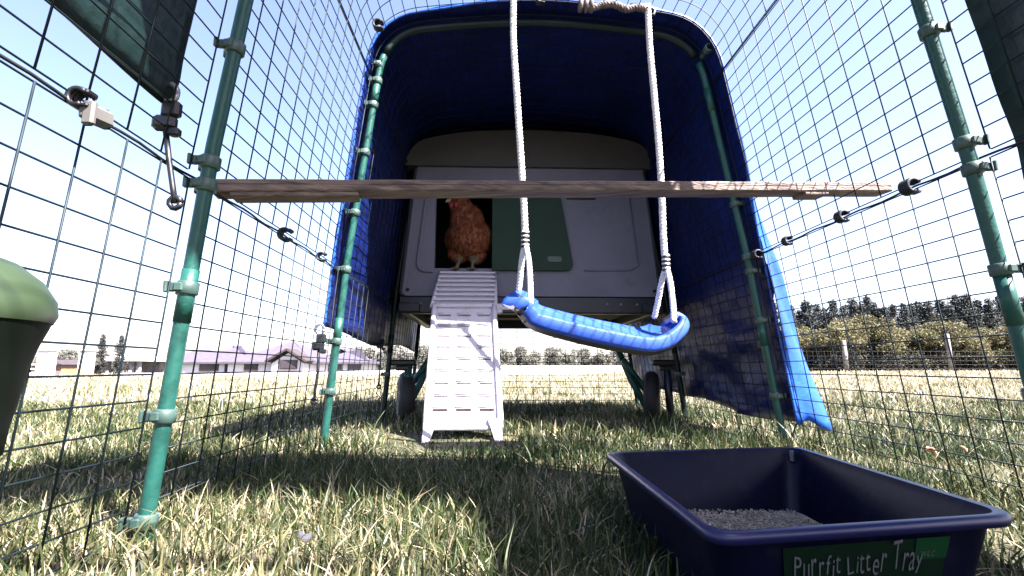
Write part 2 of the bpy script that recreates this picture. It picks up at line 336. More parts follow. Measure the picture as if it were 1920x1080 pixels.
def build_left_small():
    for px0, px1, lab in ((112, 133, 'leftmost white rendered gate pillar beside the brown shed'), (184, 201, 'white rendered gate pillar between the brown shed and the conifers')):
        Y = 24; zb = gz(XW(px0, Y), Y)-.1; x0, x1 = XW(px0, Y), XW(px1, Y); zt = ZW(660, Y)
        m = MB(); m.bev(((x0+x1)/2, Y, (zb+zt)/2), (x1-x0, .45, zt-zb), .02); m.bev(((x0+x1)/2, Y, zt+.04), (x1-x0+.12, .57, .08), .02)
        tag(mk('gate_pillar', m, M['housewall'], None, ((x0+x1)/2, Y, zb)), lab, 'pillar', 'white pillars in the distance')
    Y = 36; x0, x1 = XW(126, Y), XW(176, Y); zb = -.75
    t = thing('garden_shed', 'small brown boarded shed between the two white pillars', 'shed', ((x0+x1)/2, Y, zb))
    m = MB(); m.box(((x0+x1)/2, Y, (zb+ZW(684, Y))/2), (x1-x0, 2.4, ZW(684, Y)-zb)); mk('wall', m, M['shed'], t)
    m = MB(); m.prism([(x0-.2, ZW(684, Y)), (x1+.2, ZW(684, Y)), ((x0+x1)/2, ZW(675, Y))], Y-1.4, Y+1.4); mk('roof', m, M['trim'], t)
    m = MB(); m.box(((x0+x1)/2+.2, Y-1.22, (zb+ZW(687, Y))/2), (.7, .06, ZW(687, Y)-zb-.1)); mk('door', m, M['post'], t)
    Y = 22; x0, x1 = XW(158, Y), XW(180, Y); zb = gz(x0, Y); t = MB()
    for k in range(3): t.box(((x0+x1)/2, Y-.2, zb+.06+k*.11), (x1-x0, .02, .08)); t.box(((x0+x1)/2, Y+.2, zb+.06+k*.11), (x1-x0, .02, .08))
    for sx in (x0, x1):
        for k in range(3): t.box((sx, Y, zb+.06+k*.11), (.02, .42, .08))
    tag(mk('slatted_crate', t, M['yellow'], None, ((x0+x1)/2, Y, zb)), 'low yellow slatted crate on the lawn in front of the white pillars', 'crate')
    Y = 26; zb = gz(XW(60, Y), Y); t = thing('rail_fence', 'pale post and rail fence at the far left beside the leftmost white pillar', 'fence', (XW(70, Y), Y, zb))
    for k in range(6): x = XW(18+k*18, Y); m = MB(); m.bev((x, Y, zb+.35), (.07, .07, .8), .01); mk('fence_post', m, M['housewall'], t)
    for z in (.18, .40, .62): m = MB(); m.bev((XW(64, Y), Y-.05, zb+z), (XW(114, Y)-XW(14, Y), .03, .07), .005); mk('rail', m, M['housewall'], t)
    # low white boundary wall running behind the coop
    Y = 46
    m = MB(); px = [(205, 705, 699), (600, 704, 698), (760, 704, 692), (930, 704, 686), (1190, 703, 685), (1260, 702, 686)]
    for (a, b0, t0), (c, b1, t1) in zip(px[:-1], px[1:]):
        x0, x1 = XW(a, Y), XW(c, Y); zb = -1.0; z0, z1 = ZW(t0, Y), ZW(t1, Y)
        m.add([(x0, Y, zb), (x1, Y, zb), (x1, Y, z1), (x0, Y, z0), (x0, Y+.3, zb), (x1, Y+.3, zb), (x1, Y+.3, z1), (x0, Y+.3, z0)],
              [(0, 1, 2, 3), (3, 2, 6, 7), (4, 7, 6, 5)])
    tag(mk('boundary_wall', m, M['housewall'], None, (0, Y, -.8)), 'long low white boundary wall on the far side of the lawn', 'wall')
    # low roofs seen under the cover
    Y = 75
    for a, b, top, e, lab in ((640, 705, 668, 677, 'far grey-roofed white outbuilding just right of the long house'), (805, 850, 668, 676, 'small far outbuilding partly behind the ramp')):
        x0, x1 = XW(a, Y), XW(b, Y); t = thing('outbuilding', lab, 'outbuilding', ((x0+x1)/2, Y, -.9))
        m = MB(); m.box(((x0+x1)/2, Y, (ZW(e, Y)-1.1)/2), (x1-x0, 4, ZW(e, Y)+1.1-.3)); mk('wall', m, M['housewall'], t)
        m = MB(); hip(m, x0, x1, Y-2, Y+2, ZW(e, Y), ZW(top, Y), 1.5, 0, .3); mk('roof', m, M['roof'], t)
build_left_small()
# ------------------------------------------------------------------ vegetation
def leafcloud(mb, pts, size, mi_fn, flat=.0, r=random):
    for p in pts:
        s_ = size*r.uniform(.6, 1.4); a = Vector((r.gauss(0, 1), r.gauss(0, 1), r.gauss(0, 1)*(1-flat))).normalized()
        b = a.cross(Vector((r.gauss(0, 1), r.gauss(0, 1), r.gauss(0, 1)))).normalized(); c = a.cross(b)
        p = Vector(p); mb.add([p-b*s_, p+c*s_*.5, p+b*s_, p-c*s_*.5], [(0, 1, 2, 3)], mi_fn(p))
def make_shrub(seed, label, mats):
    r = random.Random(seed); t = thing('scrub_bush', label, 'bush', (0, 0, 0), 'scrub bushes along the far fence')
    st = MB()
    pts = []; lobes = []
    for k in range(11):
        a = r.uniform(0, 2*PI); rad = r.uniform(.1, .95); h = r.uniform(.45, 2.6)*(1-.25*rad); lobes.append((rad*math.cos(a)*1.3, rad*math.sin(a), h, r.uniform(.35, .62)))
    for x, y, h, q in lobes:
        st.tube([(x*.15, y*.15, -.1), (x*.5, y*.5, h*.5), (x, y, h)], [.05, .035, .012], 5)
        for k in range(620):
            d = Vector((r.gauss(0, 1), r.gauss(0, 1), r.gauss(0, 1))).normalized()*q*r.uniform(.4, 1.12)**.6
            pts.append((x+d.x, y+d.y, max(.05, h+d.z*1.15)))
        for k in range(16):                         # wispy shoots on top
            d = Vector((r.gauss(0, .4), r.gauss(0, .4), 1)).normalized()*q*r.uniform(1.0, 1.55); pts.append((x+d.x, y+d.y, h+d.z))
    for k in range(1100): pts.append((r.uniform(-1.4, 1.4), r.uniform(-1, 1), r.uniform(.02, .9)))
    mk('stem', st, M['bark'], t)
    mb = MB(); leafcloud(mb, pts, .058, lambda p: (1 if r.random() < .35 else 0) if p.z > .95+.5*math.sin(p.x*2) else 2, 0, r)
    mk('foliage', mb, mats, t); return t
def make_pine(seed, label):
    r = random.Random(seed); t = thing('pine_tree', label, 'pine tree', (0, 0, 0), 'pines behind the scrub')
    tr = MB(); tr.tube([(0, 0, -.2), (.05, 0, 3), (-.04, .03, 6.4)], [.16, .1, .03], 6)
    fo = MB(); H = 6.6; z = .6
    while z < H-.25:
        q = min(1-z/H, .62); L = (1.6*q+.16)*r.uniform(.6, 1.25); n = r.randint(6, 8); a0 = r.uniform(0, 6)
        for k in range(n):
            a = a0+2*PI*k/n+r.uniform(-.3, .3); l_ = L*r.uniform(.55, 1.15); up = r.uniform(.15, .75)
            tip = Vector((math.cos(a)*l_, math.sin(a)*l_, z+l_*up)); tr.tube([(0, 0, z), tip], [.03, .008], 3)
            for j in range(int(34+60*q)):
                u = r.uniform(.25, 1.08); c = Vector((0, 0, z)).lerp(tip, u)+Vector((r.gauss(0, .10), r.gauss(0, .10), r.gauss(0, .11)))
                leafcloud(fo, [c], .075, lambda p: 0, 0, r)
        z += r.uniform(.22, .42)
    for j in range(60): leafcloud(fo, [(r.gauss(0, .06), r.gauss(0, .06), r.uniform(H-.9, H+.15))], .07, lambda p: 0, 0, r)
    mk('trunk', tr, M['bark'], t); mk('crown', fo, M['pine'], t); return t
def make_round(seed, label, mtl, name='tree', cat='tree'):
    r = random.Random(seed); t = thing(name, label, cat, (0, 0, 0), 'trees on the far horizon')
    tr = MB(); tr.tube([(0, 0, -.3), (.1, 0, 1.2), (0, .1, 2.4)], [.2, .15, .06], 6)
    pts = []
    for k in range(9):
        a = r.uniform(0, 2*PI); d = r.uniform(.2, 1.5); h = r.uniform(1.0, 3.2); q = r.uniform(.55, .95)
        tr.tube([(0, 0, 1), (d*math.cos(a), d*math.sin(a), h)], [.07, .02], 4)
        for j in range(420):
            v = Vector((r.gauss(0, 1), r.gauss(0, 1), r.gauss(0, 1))).normalized()*q*r.uniform(.5, 1.1)**.6; pts.append((d*math.cos(a)+v.x, d*math.sin(a)+v.y, max(.1, h+v.z)))
    mb = MB(); leafcloud(mb, pts, .10, lambda p: 0, 0, r); mk('trunk', tr, M['bark'], t); mk('crown', mb, mtl, t); return t
def ordinal(i): return ['first', 'second', 'third', 'fourth', 'fifth', 'sixth', 'seventh', 'eighth', 'ninth', 'tenth', 'eleventh', 'twelfth', 'thirteenth', 'fourteenth', 'fifteenth', 'sixteenth', 'seventeenth', 'eighteenth', 'nineteenth', 'twentieth', 'twenty-first', 'twenty-second', 'twenty-third', 'twenty-fourth', 'twenty-fifth', 'twenty-sixth', 'twenty-seventh', 'twenty-eighth'][i]
protos = [make_shrub(21, '', [M['olive'], M['straw'], M['darkleaf']]), make_shrub(22, '', [M['straw'], M['olive'], M['darkleaf']]), make_shrub(23, '', [M['straw'], M['straw'], M['darkleaf']])]
used = set()
def place(pl, k, loc, rz, sc, label, group=None):
    p = pl[k]
    if p.name in used: return dup(p, loc, rz, sc, label, group)
    used.add(p.name); p.location = loc; p.rotation_euler = (0, 0, rz); p.scale = sc; p['label'] = label
    if group: p['group'] = group
    return p
px = 1405; i = 0; r_ = random.Random(4)
while px < 2060:
    Y = 28+r_.uniform(-.8, 1.2); k = [0, 1, 2, 0, 2, 1, 1, 0, 2][i % 9]; topy = {0: 618, 1: 600, 2: 606}[k]+r_.uniform(-9, 9)
    if px < 1520: topy -= 2
    hs = (ZW(topy, Y)-0)/2.75; what = ['olive', 'straw-brown', 'pale tawny'][k]
    place(protos, k, (XW(px, Y), Y, -.02), r_.uniform(0, 6), (r_.uniform(1.0, 1.3), 1, hs), '%s scrub bush, %s from the blue cover edge in the row behind the lawn' % (what, ordinal(i)), None)
    px += r_.uniform(34, 46); i += 1
pines = [make_pine(31, ''), make_pine(32, ''), make_pine(33, '')]
tops = [(1440, 566), (1462, 560), (1494, 563), (1512, 575), (1527, 558), (1547, 562), (1562, 570), (1581, 556), (1600, 565), (1620, 552), (1634, 562), (1649, 546), (1662, 560), (1680, 570), (1699, 562), (1720, 560), (1736, 566), (1748, 555), (1768, 556), (1795, 556), (1812, 562), (1826, 544), (1848, 544), (1870, 552), (1893, 550), (1915, 545), (1940, 550), (1965, 546)]
for i, (a, b) in enumerate(tops):
    Y = 44+r_.uniform(-2, 3); h = ZW(b, Y); s_ = r_.uniform(.9, 1.35)
    place(pines, i % 3, (XW(a, Y), Y, -.1), r_.uniform(0, 6), (s_, s_, h/6.75), '%s dark pine, %s from the blue cover edge in the line above the scrub' % ('tall' if b < 553 else 'ragged' if b > 563 else 'bushy', ordinal(i)), None)
rt = [make_round(41, '', M['farleaf']), make_round(42, '', M['farleaf'])]
spots = [(60, 664, 40), (85, 667, 44), (112, 662, 40), (150, 657, 46), (172, 655, 44), (205, 664, 60), (232, 662, 58), (268, 667, 66)]
for i, (a, b, Y) in enumerate(spots):
    place(rt, i % 2, (XW(a, Y), Y, -.75), r_.uniform(0, 6), (.95, .95, (ZW(b, Y)+.75)/3.9), 'round grey-green tree, %s from the left in the group by the white pillars' % ordinal(i), 'round trees by the pillars')
cen = [(648, 648), (680, 652), (706, 650), (735, 646), (765, 650), (795, 648), (945, 646), (972, 650), (1000, 652), (1030, 652), (1062, 654), (1095, 654), (1130, 652), (1165, 650), (1200, 645), (1232, 640), (1262, 642)]
for i, (a, b) in enumerate(cen):
    Y = 70+r_.uniform(-4, 5); place(rt, i % 2, (XW(a, Y), Y, -.9), r_.uniform(0, 6), (1.15, 1, (ZW(b, Y)+.9)/3.9), 'far dull-green tree, %s from the left in the row seen beneath the coop' % ordinal(i), 'trees beneath the coop line')
for i, (a, b) in enumerate(((216, 627), (249, 630))):
    Y = 46; pine = place(pines, i, (XW(a, Y), Y, -.8), 1+i, (.55, .55, (ZW(b, Y)+.8)/6.75), ('taller, left one of the two spiky conifers beside the pavilion', 'shorter, right one of the two spiky conifers beside the pavilion')[i], 'two conifers by the pavilion')
# fence with posts before the scrub
def build_fence():
    Y = 26.2; t = thing('post_and_wire_fence', 'post and wire paddock fence in front of the scrub bushes', 'fence', (XW(1600, Y), Y, 0))
    for a, top, w_ in ((1415, 642, .20), (1594, 638, .24), (1800, 625, .22), (1990, 632, .2)):
        m = MB(); x = XW(a, Y); zt = ZW(top, Y); m.tube([(x, Y, -.1), (x+.01, Y, zt*.5), (x, Y, zt-.02), (x, Y, zt)], [w_/2*1.05, w_/2, w_/2*.95, w_/2*.8], 9); mk('fence_post', m, M['post'], t)
    m = MB()
    for z in (.15, .35, .55, .8, 1.05): m.tube([(XW(1380, Y), Y-.13, z), (XW(2060, Y), Y-.13, z+.02)], .003, 4)
    for k in range(60): x = XW(1380, Y)+k*.32; m.tube([(x, Y-.13, .02), (x, Y-.13, 1.06)], .002, 3)
    mk('fence_wire', m, M['fwire'], t)
build_fence()
# ------------------------------------------------------------------ the run
XC = .14
FR = [-.55, .01, .57, 1.125, 1.70, 2.27]
def half():
    P = [(.505, 0.), (.4625, .43), (.402, .87)]
    a, b, c = Vector((.402, .87)), Vector((.390, .985)), Vector((.30, 1.003))
    for k in range(1, 11): t = k/10; q = a*(1-t)**2+b*2*t*(1-t)+c*t*t; P.append((q.x, q.y))
    a, b, c = Vector((.30, 1.003)), Vector((.15, 1.026)), Vector((0, 1.030))
    for k in range(1, 9): t = k/8; q = a*(1-t)**2+b*2*t*(1-t)+c*t*t; P.append((q.x, q.y))
    return P
HALF = half()
def prof(off):                                      # left foot over the top to the right foot
    L = [(-x, z) for x, z in HALF]+[(x, z) for x, z in HALF[::-1][1:]]; out = []
    for i, p in enumerate(L):
        a = Vector(L[max(i-1, 0)]); b = Vector(L[min(i+1, len(L)-1)]); t = (b-a).normalized(); n = Vector((-t.y, t.x))
        out.append((p[0]+n.x*off+XC-.025*p[1], p[1]+n.y*off))   # the run leans slightly to the left
    return out
def cut(P, z0l, z0r):                               # trim both feet of a profile at given heights
    P = [Vector(p) for p in P]
    def trim(Q, z):
        for i in range(len(Q)-1):
            if Q[i].y <= z < Q[i+1].y:
                return [Q[i].lerp(Q[i+1], (z-Q[i].y)/(Q[i+1].y-Q[i].y))]+Q[i+1:]
        return Q
    P = trim(P, z0l); P = trim(P[::-1], z0r)[::-1]; return P
def resample(P, step=None, n=None):
    P = [Vector(p) for p in P]; L = [0]
    for a, b in zip(P[:-1], P[1:]): L.append(L[-1]+(b-a).length)
    n = n or max(2, round(L[-1]/step)+1); out = []
    for k in range(n):
        s_ = L[-1]*k/(n-1); i = min(len(L)-2, max(j for j in range(len(L)) if L[j] <= s_+1e-9)); q = (s_-L[i])/max(1e-9, L[i+1]-L[i]); out.append(P[i].lerp(P[i+1], q))
    return out
run = thing('chicken_run', 'tall green wire mesh chicken run with arched tube frames standing on the lawn', 'chicken run', (XC, .9, 0))
OFF = .015
def panel(P, y0, y1, name='mesh_panel', nv=12, step=.0278, wr=.00100):
    m = MB(); Q = resample(P, step); r = random.Random(int(y0*1000)+int(P[0][0]*1000))
    for q in Q:                                     # wires running along the run
        m.tube([(q.x, y0, q.y), (q.x, (y0+y1)/2, q.y+r.uniform(-.0012, .0012)), (q.x, y1, q.y)], wr, 5)
    Q2 = [Vector(p) for p in P] if len(P) <= 4 else resample(P, .012)
    # shift in a little so crossings touch, not overlap
    for k in range(nv):
        y = y0+(y1-y0)*k/(nv-1); m.tube([(q.x+(.0018 if q.x < XC-.2 else -.0018 if q.x > XC+.2 else 0), y, q.y-(.0018 if q.y > .95 else 0)) for q in Q2], wr, 5)
    return mk(name, m, M['wire'], run)
full = prof(OFF)
def seg(z0, z1, side):
    P = [Vector(p) for p in full[:3]] if side < 0 else [Vector(p) for p in full[-3:][::-1]]
    def atz(z):
        for a, b in zip(P[:-1], P[1:]):
            if a.y <= z <= b.y: return a.lerp(b, (z-a.y)/(b.y-a.y))
        return P[-1]
    return [atz(z0+.003), atz((z0+z1)/2), atz(z1)]
ZS = {-1: .398, 1: .438}
for i in range(len(FR)-1):
    y0, y1 = FR[i]+.012, FR[i+1]-.012
    for sd in (-1, 1):
        panel(seg(.004, ZS[sd]-.003, sd), y0, y1); panel(seg(ZS[sd]+.003, .868, sd), y0+(.004 if sd > 0 else -.002), y1-.003)
    panel(cut(full, .875, .875), y0, y1)
# far end wall of the run
m = MB()
zz = .01
while zz < .42:
    hw = .505-zz*.12; m.tube([(XC-hw, 2.275, zz), (XC+hw, 2.275, zz)], .0012, 4); zz += .0278
for k in range(14): x = XC-.48+k*.96/13; m.tube([(x, 2.278, .005), (x*.985+.003, 2.278, .42)], .0012, 4)
mk('end_mesh_panel', m, M['wire'], run)
# seams
m = MB()
for sd in (-1, 1):
    x = seg(ZS[sd]-.01, ZS[sd], sd)[-1].x
    for i in range(len(FR)-1):
        p = [(x+math.sin(k*1.3)*.0012, FR[i]+(FR[i+1]-FR[i])*k/24, ZS[sd]+math.cos(k*1.3)*.0012) for k in range(25)]; m.tube(p, .0016, 5)
    q = [v for v in full if v[1] > .86][0] if sd < 0 else [v for v in full if v[1] > .86][-1]
    m.tube([(q[0], FR[0], q[1]), (q[0], FR[4], q[1])], .0015, 5)
mk('lacing_cord', m, M['seam'], run)
# mesh clips on the seams
def mclip(p, s_, mt, rz=.6, small=False):
    m = MB(); x, y, z = p; R = .0085*s_
    arc = [(x+R*math.cos(a), y+.0, z+R*math.sin(a)) for a in np.linspace(.5, 5.3, 14)]
    for dy in ((-.006*s_, -.002*s_, .002*s_, .006*s_)): m.tube([(a, b+dy, c) for a, b, c in arc], .0026*s_, 5)
    m.bev((x+R*.9, y, z+R*.7), (.006*s_, .014*s_, .005*s_), .001)
    m.bev((x+R*.9, y, z-R*.9), (.006*s_, .012*s_, .004*s_), .001)
    return mk('mesh_clip', m, mt, run)
m = MB(); m.bev((-.339, .410, .392), (.012, .030, .017), .004, 0, Matrix.Rotation(.15, 3, 'X')); m.bev((-.335, .398, .388), (.010, .006, .022), .002)
mk('clip_body', m, M['fwire'], mclip((-.343, .398, .400), .85, M['black']))
for p, s_, mt in (((-.343, .81, .396), 1.05, M['seam']), ((-.343, .985, .398), .9, M['seam']),
                  ((.597, .668, .438), 1.1, M['seam']), ((.598, .812, .438), 1.0, M['seam']), ((.598, .975, .437), .9, M['seam']), ((.598, 1.095, .436), 1.0, M['seam']),
                  ((-.262, 1.02, .935), 1.1, M['seam']), ((.515, 1.09, .945), 1.0, M['clip']), ((.105, 1.06, 1.040), 1.0, M['seam']), ((.06*0+.118, 2.26, .20), 1.0, M['seam']), ((.118, 2.26, .03), 1.0, M['seam'])):
    mclip(p, s_, mt)
# hoops and their clips
def pole_x(z, sd, off=0):
    z = max(0, min(.87, z)); x = .505-(.505-.4625)*z/.43 if z < .43 else .4625-(.4625-.402)*(z-.43)/.44; return XC+sd*(x+off)-.025*z
def hoop(y, clips, lab=None):
    P = prof(0); P = [Vector((P[0][0], -.02))]+[Vector(p) for p in P]+[Vector((P[-1][0], -.02))]
    Q = resample(P, .02); arch = [q for q in Q if q.y > .93]; mt = M['pole'] if y < 1.5 else M['poleshade']; hs = {}
    for sd in (-1, 1):
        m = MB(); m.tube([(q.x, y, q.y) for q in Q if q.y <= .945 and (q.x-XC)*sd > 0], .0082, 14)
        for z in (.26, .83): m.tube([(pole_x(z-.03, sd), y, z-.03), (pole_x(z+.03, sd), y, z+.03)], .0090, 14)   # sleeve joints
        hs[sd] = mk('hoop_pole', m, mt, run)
    a_ = MB(); a_.tube([(q.x, y, q.y) for q in arch], .0095, 14); mk('arch_tube', a_, M['poleshade'], run)
    for sd, z in clips:
        c = MB(); x = pole_x(z, sd); dx = (pole_x(z+.01, sd)-pole_x(z, sd)); ax = Vector((dx, 0, .01)).normalized()
        c.tube([Vector((x, y, z))-ax*.0075, Vector((x, y, z))-ax*.0065, Vector((x, y, z))+ax*.0065, Vector((x, y, z))+ax*.0075], [.0100, .0112, .0112, .0100], 14)
        for s2 in (-1, 1):
            c.bev((x+sd*.0125, y+s2*.008, z), (.010, .006, .011), .0016); c.bev((x+sd*.017, y+s2*.011, z), (.004, .007, .013), .001)
        c.bev((x+sd*.004, y-.0105, z), (.010, .005, .010), .0015)
        mk('clip', c, M['clip'], hs[sd])
hoop(FR[1], [])
hoop(FR[2], [(-1, .566), (-1, .418), (-1, .390), (-1, .269), (-1, .129), (-1, .022), (1, .611), (1, .458), (1, .424), (1, .297), (1, .15)])
hoop(FR[3], [(-1, z) for z in (.905, .863, .801, .68, .533, .40, .238, .129)]+[(1, z) for z in (.95, .564, .437, .403, .288, .119)])
hoop(FR[4], [(-1, .16), (1, .16)]); hoop(FR[5], [])
# ------------------------------------------------------------------ covers
def wob(y, s_, k=1.0): return k*(.0035*math.sin(9*s_+5*y)+.0025*math.sin(23*s_-11*y+1)+.002*math.sin(17*y+31*s_))
cov = thing('rain_cover', 'blue tarpaulin cover draped over the far end of the run and the coop', 'cover', (XC, 1.7, 0))
def yfront(x, z):
    return 1.098-.026*sst((z-.45)/.25)*(.25+.75*sst((x-XC+.33)/.25))
def cover_shell():
    ys = [1.095, 1.10]+list(np.arange(1.13, 2.38, .03)); rows = []
    for y in ys:
        u = (y-1.095)/1.25; P = resample(cut(prof(.019), .258+.01*math.sin(7*y), .055+.035*sst(u*1.6)+.006*math.sin(13*y)), n=150); row = []
        for j, p in enumerate(P):
            s_ = j/149*3; pr_ = P[max(j-1, 0)]; nx = P[min(j+1, 149)]; t = (nx-pr_).normalized(); n = Vector((-t.y, t.x))
            low = sst((.55-p.y)/.4)*(1 if p.x > XC else .4); d = abs(wob(y, s_, 1+2.6*low))+low*.004*abs(math.sin(31*y+14*s_+2*math.sin(19*s_)))+low*.003*abs(math.sin(47*s_-23*y))
            top = sst((p.y-.9)/.1)
            yy = y if y > 1.2 else yfront(p.x, p.y)+(y-1.095)/(1.2-1.095)*(1.2-yfront(p.x, p.y)); row.append((p.x+n.x*(d+.006*top), yy, p.y+n.y*(d+.006*top)))
        rows.append(row)
    m = MB(); m.grid(rows); o = mk('cover_shell', m, [M['cover'], M['covershade']], cov)
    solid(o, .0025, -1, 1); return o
shell = cover_shell()
m = MB(); rows = []
for k in range(30):
    z = .46+k*(1.06-.46)/29; P = cut(prof(.022), min(z, .995), min(z, .995)); xl, xr = P[0].x, P[-1].x
    if z > 1.0: sh = math.sqrt(max(0, 1-((z-1.0)/.066)**2)); xl = XC-.28*sh; xr = XC+.28*sh
    rows.append([(xl+(xr-xl)*j/24, 2.355+wob(z, j/8), z) for j in range(25)])
m.grid(rows); solid(mk('back_panel', m, [M['cover'], M['covershade']], cov), .0025, 1, 1)
# outward hem on the right of the mouth
rows = []
for k in range(40):
    z = .055+(.74-.055)*k/39; P = cut(prof(.024), .2, z); x = P[-1].x; q = 1-k/39; w_ = .084*q**1.0+.001
    rows.append([(x+w_*j/6+.003*math.sin(z*21+j)*j/6, 1.092+.03*(j/6)+.006*math.sin(z*14+j*.8), z+.012*math.sin(j*.9)*(q)) for j in range(7)])
m = MB(); m.grid(rows); solid(mk('hem_flap', m, M['cover'], cov), .0015)
# piping round the mouth
m = MB(); P = resample(cut(prof(.023), .262, .06), n=90); m.tube([(p.x, yfront(p.x, p.y), p.y) for p in P], .0030, 7); mk('hem', m, M['cover'], cov)
def hook(parent, p, length, s_=1.0, lean=0):
    x, y, z = p; m = MB()
    m.tube([(x+.008*math.cos(a)*s_, y, z+.011*math.sin(a)*s_) for a in np.linspace(0, 2*PI, 15)], .0032*s_, 6)
    h = mk('eyelet', m, M['steel'], parent)
    m = MB(); m.bev((x+.004*s_, y, z-.020*s_), (.020*s_, .012*s_, .020*s_), .003); m.bev((x-.002*s_, y, z-.036*s_), (.026*s_, .013*s_, .018*s_), .004)
    m.bev((x+.010*s_, y, z-.047*s_), (.012*s_, .010*s_, .010*s_), .002); mk('toggle', m, M['black'], parent)
    m = MB(); m.tube([(x, y, z-.045*s_), (x+lean*.3+.002, y, z-.05*s_-length*.4), (x+lean*.8, y, z-.05*s_-length*.8), (x+lean, y, z-.05*s_-length)], .0030*s_, 6)
    m.tube([(x+lean+.006*math.cos(a), y, z-.05*s_-length+.006*math.sin(a)) for a in np.linspace(0, 2*PI, 10)], .003, 5); mk('bungee_cord', m, M['black'], parent)
hook(cov, (-.372, 1.085, .262), .10, 1.0, -.003)
hook(cov, (-.375, 1.68, .285), .12, .9, 0)
# green shade tarps on the near bay
tarp = thing('shade_tarp', 'dark green shade tarp strapped over the run directly above the viewpoint', 'tarp', (XC, .37, .3))
m = MB(); rows = []
for y in list(np.linspace(.245, .545, 24)):
    P = resample(cut(prof(.022), .462+.004*math.sin(20*y), .285), n=110); row = []
    for j, p in enumerate(P):
        s_ = j/109*3; f_ = .518 if False else 0
        t = (P[min(j+1, 109)]-P[max(j-1, 0)]).normalized(); n = Vector((-t.y, t.x)); d = abs(wob(y, s_, .8))
        re_ = .205-.45*sst((.93-p.y)/.10) if p.x > XC+.2 else .205; yy = re_+(y-.245)/.30*((.522 if p.x < XC else .536)-re_)
        row.append((p.x+n.x*d, yy, p.y+n.y*d))
    rows.append(row)
m.grid(rows); solid(mk('tarp_sheet', m, M['gtarp'], tarp), .0015, -1)
hook(tarp, (-.350, .512, .472), .075, .95, .018)
# ------------------------------------------------------------------ coop
cp = thing('chicken_coop', 'raised grey plastic chicken coop with green sliding door and folding ramp under the blue cover', 'chicken coop', (.125, 2.0, 0))
CX = .124
def rr(pts, rad, n=5):                              # round the corners of a polygon
    out = []; N = len(pts)
    for i in range(N):
        p = Vector(pts[i]); a = Vector(pts[i-1]); b = Vector(pts[(i+1) % N]); r = rad[i] if isinstance(rad, (list, tuple)) else rad
        r = min(r, (a-p).length*.45, (b-p).length*.45); u = p+(a-p).normalized()*r; v = p+(b-p).normalized()*r
        for k in range(n+1): t = k/n; q = u*(1-t)**2+p*2*t*(1-t)+v*t*t; out.append((q.x, q.y))
    return out
def coop_outline(k=0, zb=.415):  # front outline
    b = .440-k; t = .395-k
    return rr([(CX-b, zb), (CX+b, zb), (CX+t, .948-k), (CX+.24, .983-k), (CX, .993-k), (CX-.24, .983-k), (CX-t, .948-k)], [.02, .02, .07, .1, .1, .1, .07])
def strip(mb, A, B, ya, yb, mi=0):
    n = len(A); vs = [(x, ya, z) for x, z in A]+[(x, yb, z) for x, z in B]
    mb.add(vs, [(i, (i+1) % n, (i+1) % n+n, i+n) for i in range(n)], mi, True)
# body with a real doorway: front face built as panels round the opening
m = MB(); O = coop_outline(); O2 = coop_outline(.012); strip(m, O2, O, 1.642, 1.656); strip(m, O, O, 1.656, 2.30)
m.add([(x, 2.30, z) for x, z in O], [tuple(range(len(O)))])
DX0, DX1, DZ0, DZ1 = -.200, -.004, .508, .790
def zof(x):                                         # top outline height at x
    best = .415
    for (a, za), (b, zb) in zip(O2, O2[1:]+O2[:1]):
        if min(a, b)-1e-9 <= x <= max(a, b)+1e-9 and abs(b-a) > 1e-6:
            best = max(best, za+(zb-za)*(x-a)/(b-a))
    return best
def zlo(x):
    best = 9
    for (a, za), (b, zb) in zip(O2, O2[1:]+O2[:1]):
        if min(a, b)-1e-9 <= x <= max(a, b)+1e-9 and abs(b-a) > 1e-6:
            best = min(best, za+(zb-za)*(x-a)/(b-a))
    return best
xs = sorted([x for x, _ in O2]+[DX0, DX1]); xs = [x for i, x in enumerate(xs) if i == 0 or x-xs[i-1] > 1e-4]
for a, b in zip(xs[:-1], xs[1:]):
    if a >= DX0-1e-6 and b <= DX1+1e-6:
        m.add([(a, 1.642, zlo(a)), (b, 1.642, zlo(b)), (b, 1.642, DZ0), (a, 1.642, DZ0)], [(0, 1, 2, 3)]); m.add([(a, 1.642, DZ1), (b, 1.642, DZ1), (b, 1.642, zof(b)), (a, 1.642, zof(a))], [(0, 1, 2, 3)])
    else: m.add([(a, 1.642, zlo(a)), (b, 1.642, zlo(b)), (b, 1.642, zof(b)), (a, 1.642, zof(a))], [(0, 1, 2, 3)])
for a, b in (((DX0, DZ0), (DX1, DZ0)), ((DX1, DZ0), (DX1, DZ1)), ((DX1, DZ1), (DX0, DZ1)), ((DX0, DZ1), (DX0, DZ0))):   # reveal
    m.add([(a[0], 1.642, a[1]), (b[0], 1.642, b[1]), (b[0], 1.672, b[1]), (a[0], 1.672, a[1])], [(0, 1, 2, 3)])
mk('body', m, M['coop'], cp)
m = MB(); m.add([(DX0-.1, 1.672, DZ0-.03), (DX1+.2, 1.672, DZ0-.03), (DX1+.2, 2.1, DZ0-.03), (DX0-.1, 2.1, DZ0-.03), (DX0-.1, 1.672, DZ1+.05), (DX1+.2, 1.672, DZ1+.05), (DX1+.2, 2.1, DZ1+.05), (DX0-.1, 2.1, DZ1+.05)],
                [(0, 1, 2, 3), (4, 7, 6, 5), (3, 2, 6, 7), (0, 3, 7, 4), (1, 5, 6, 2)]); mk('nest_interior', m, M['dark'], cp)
m = MB(); LO = [(x, z) for x, z in coop_outline(-.004, .862)]   # lid sits proud of the body
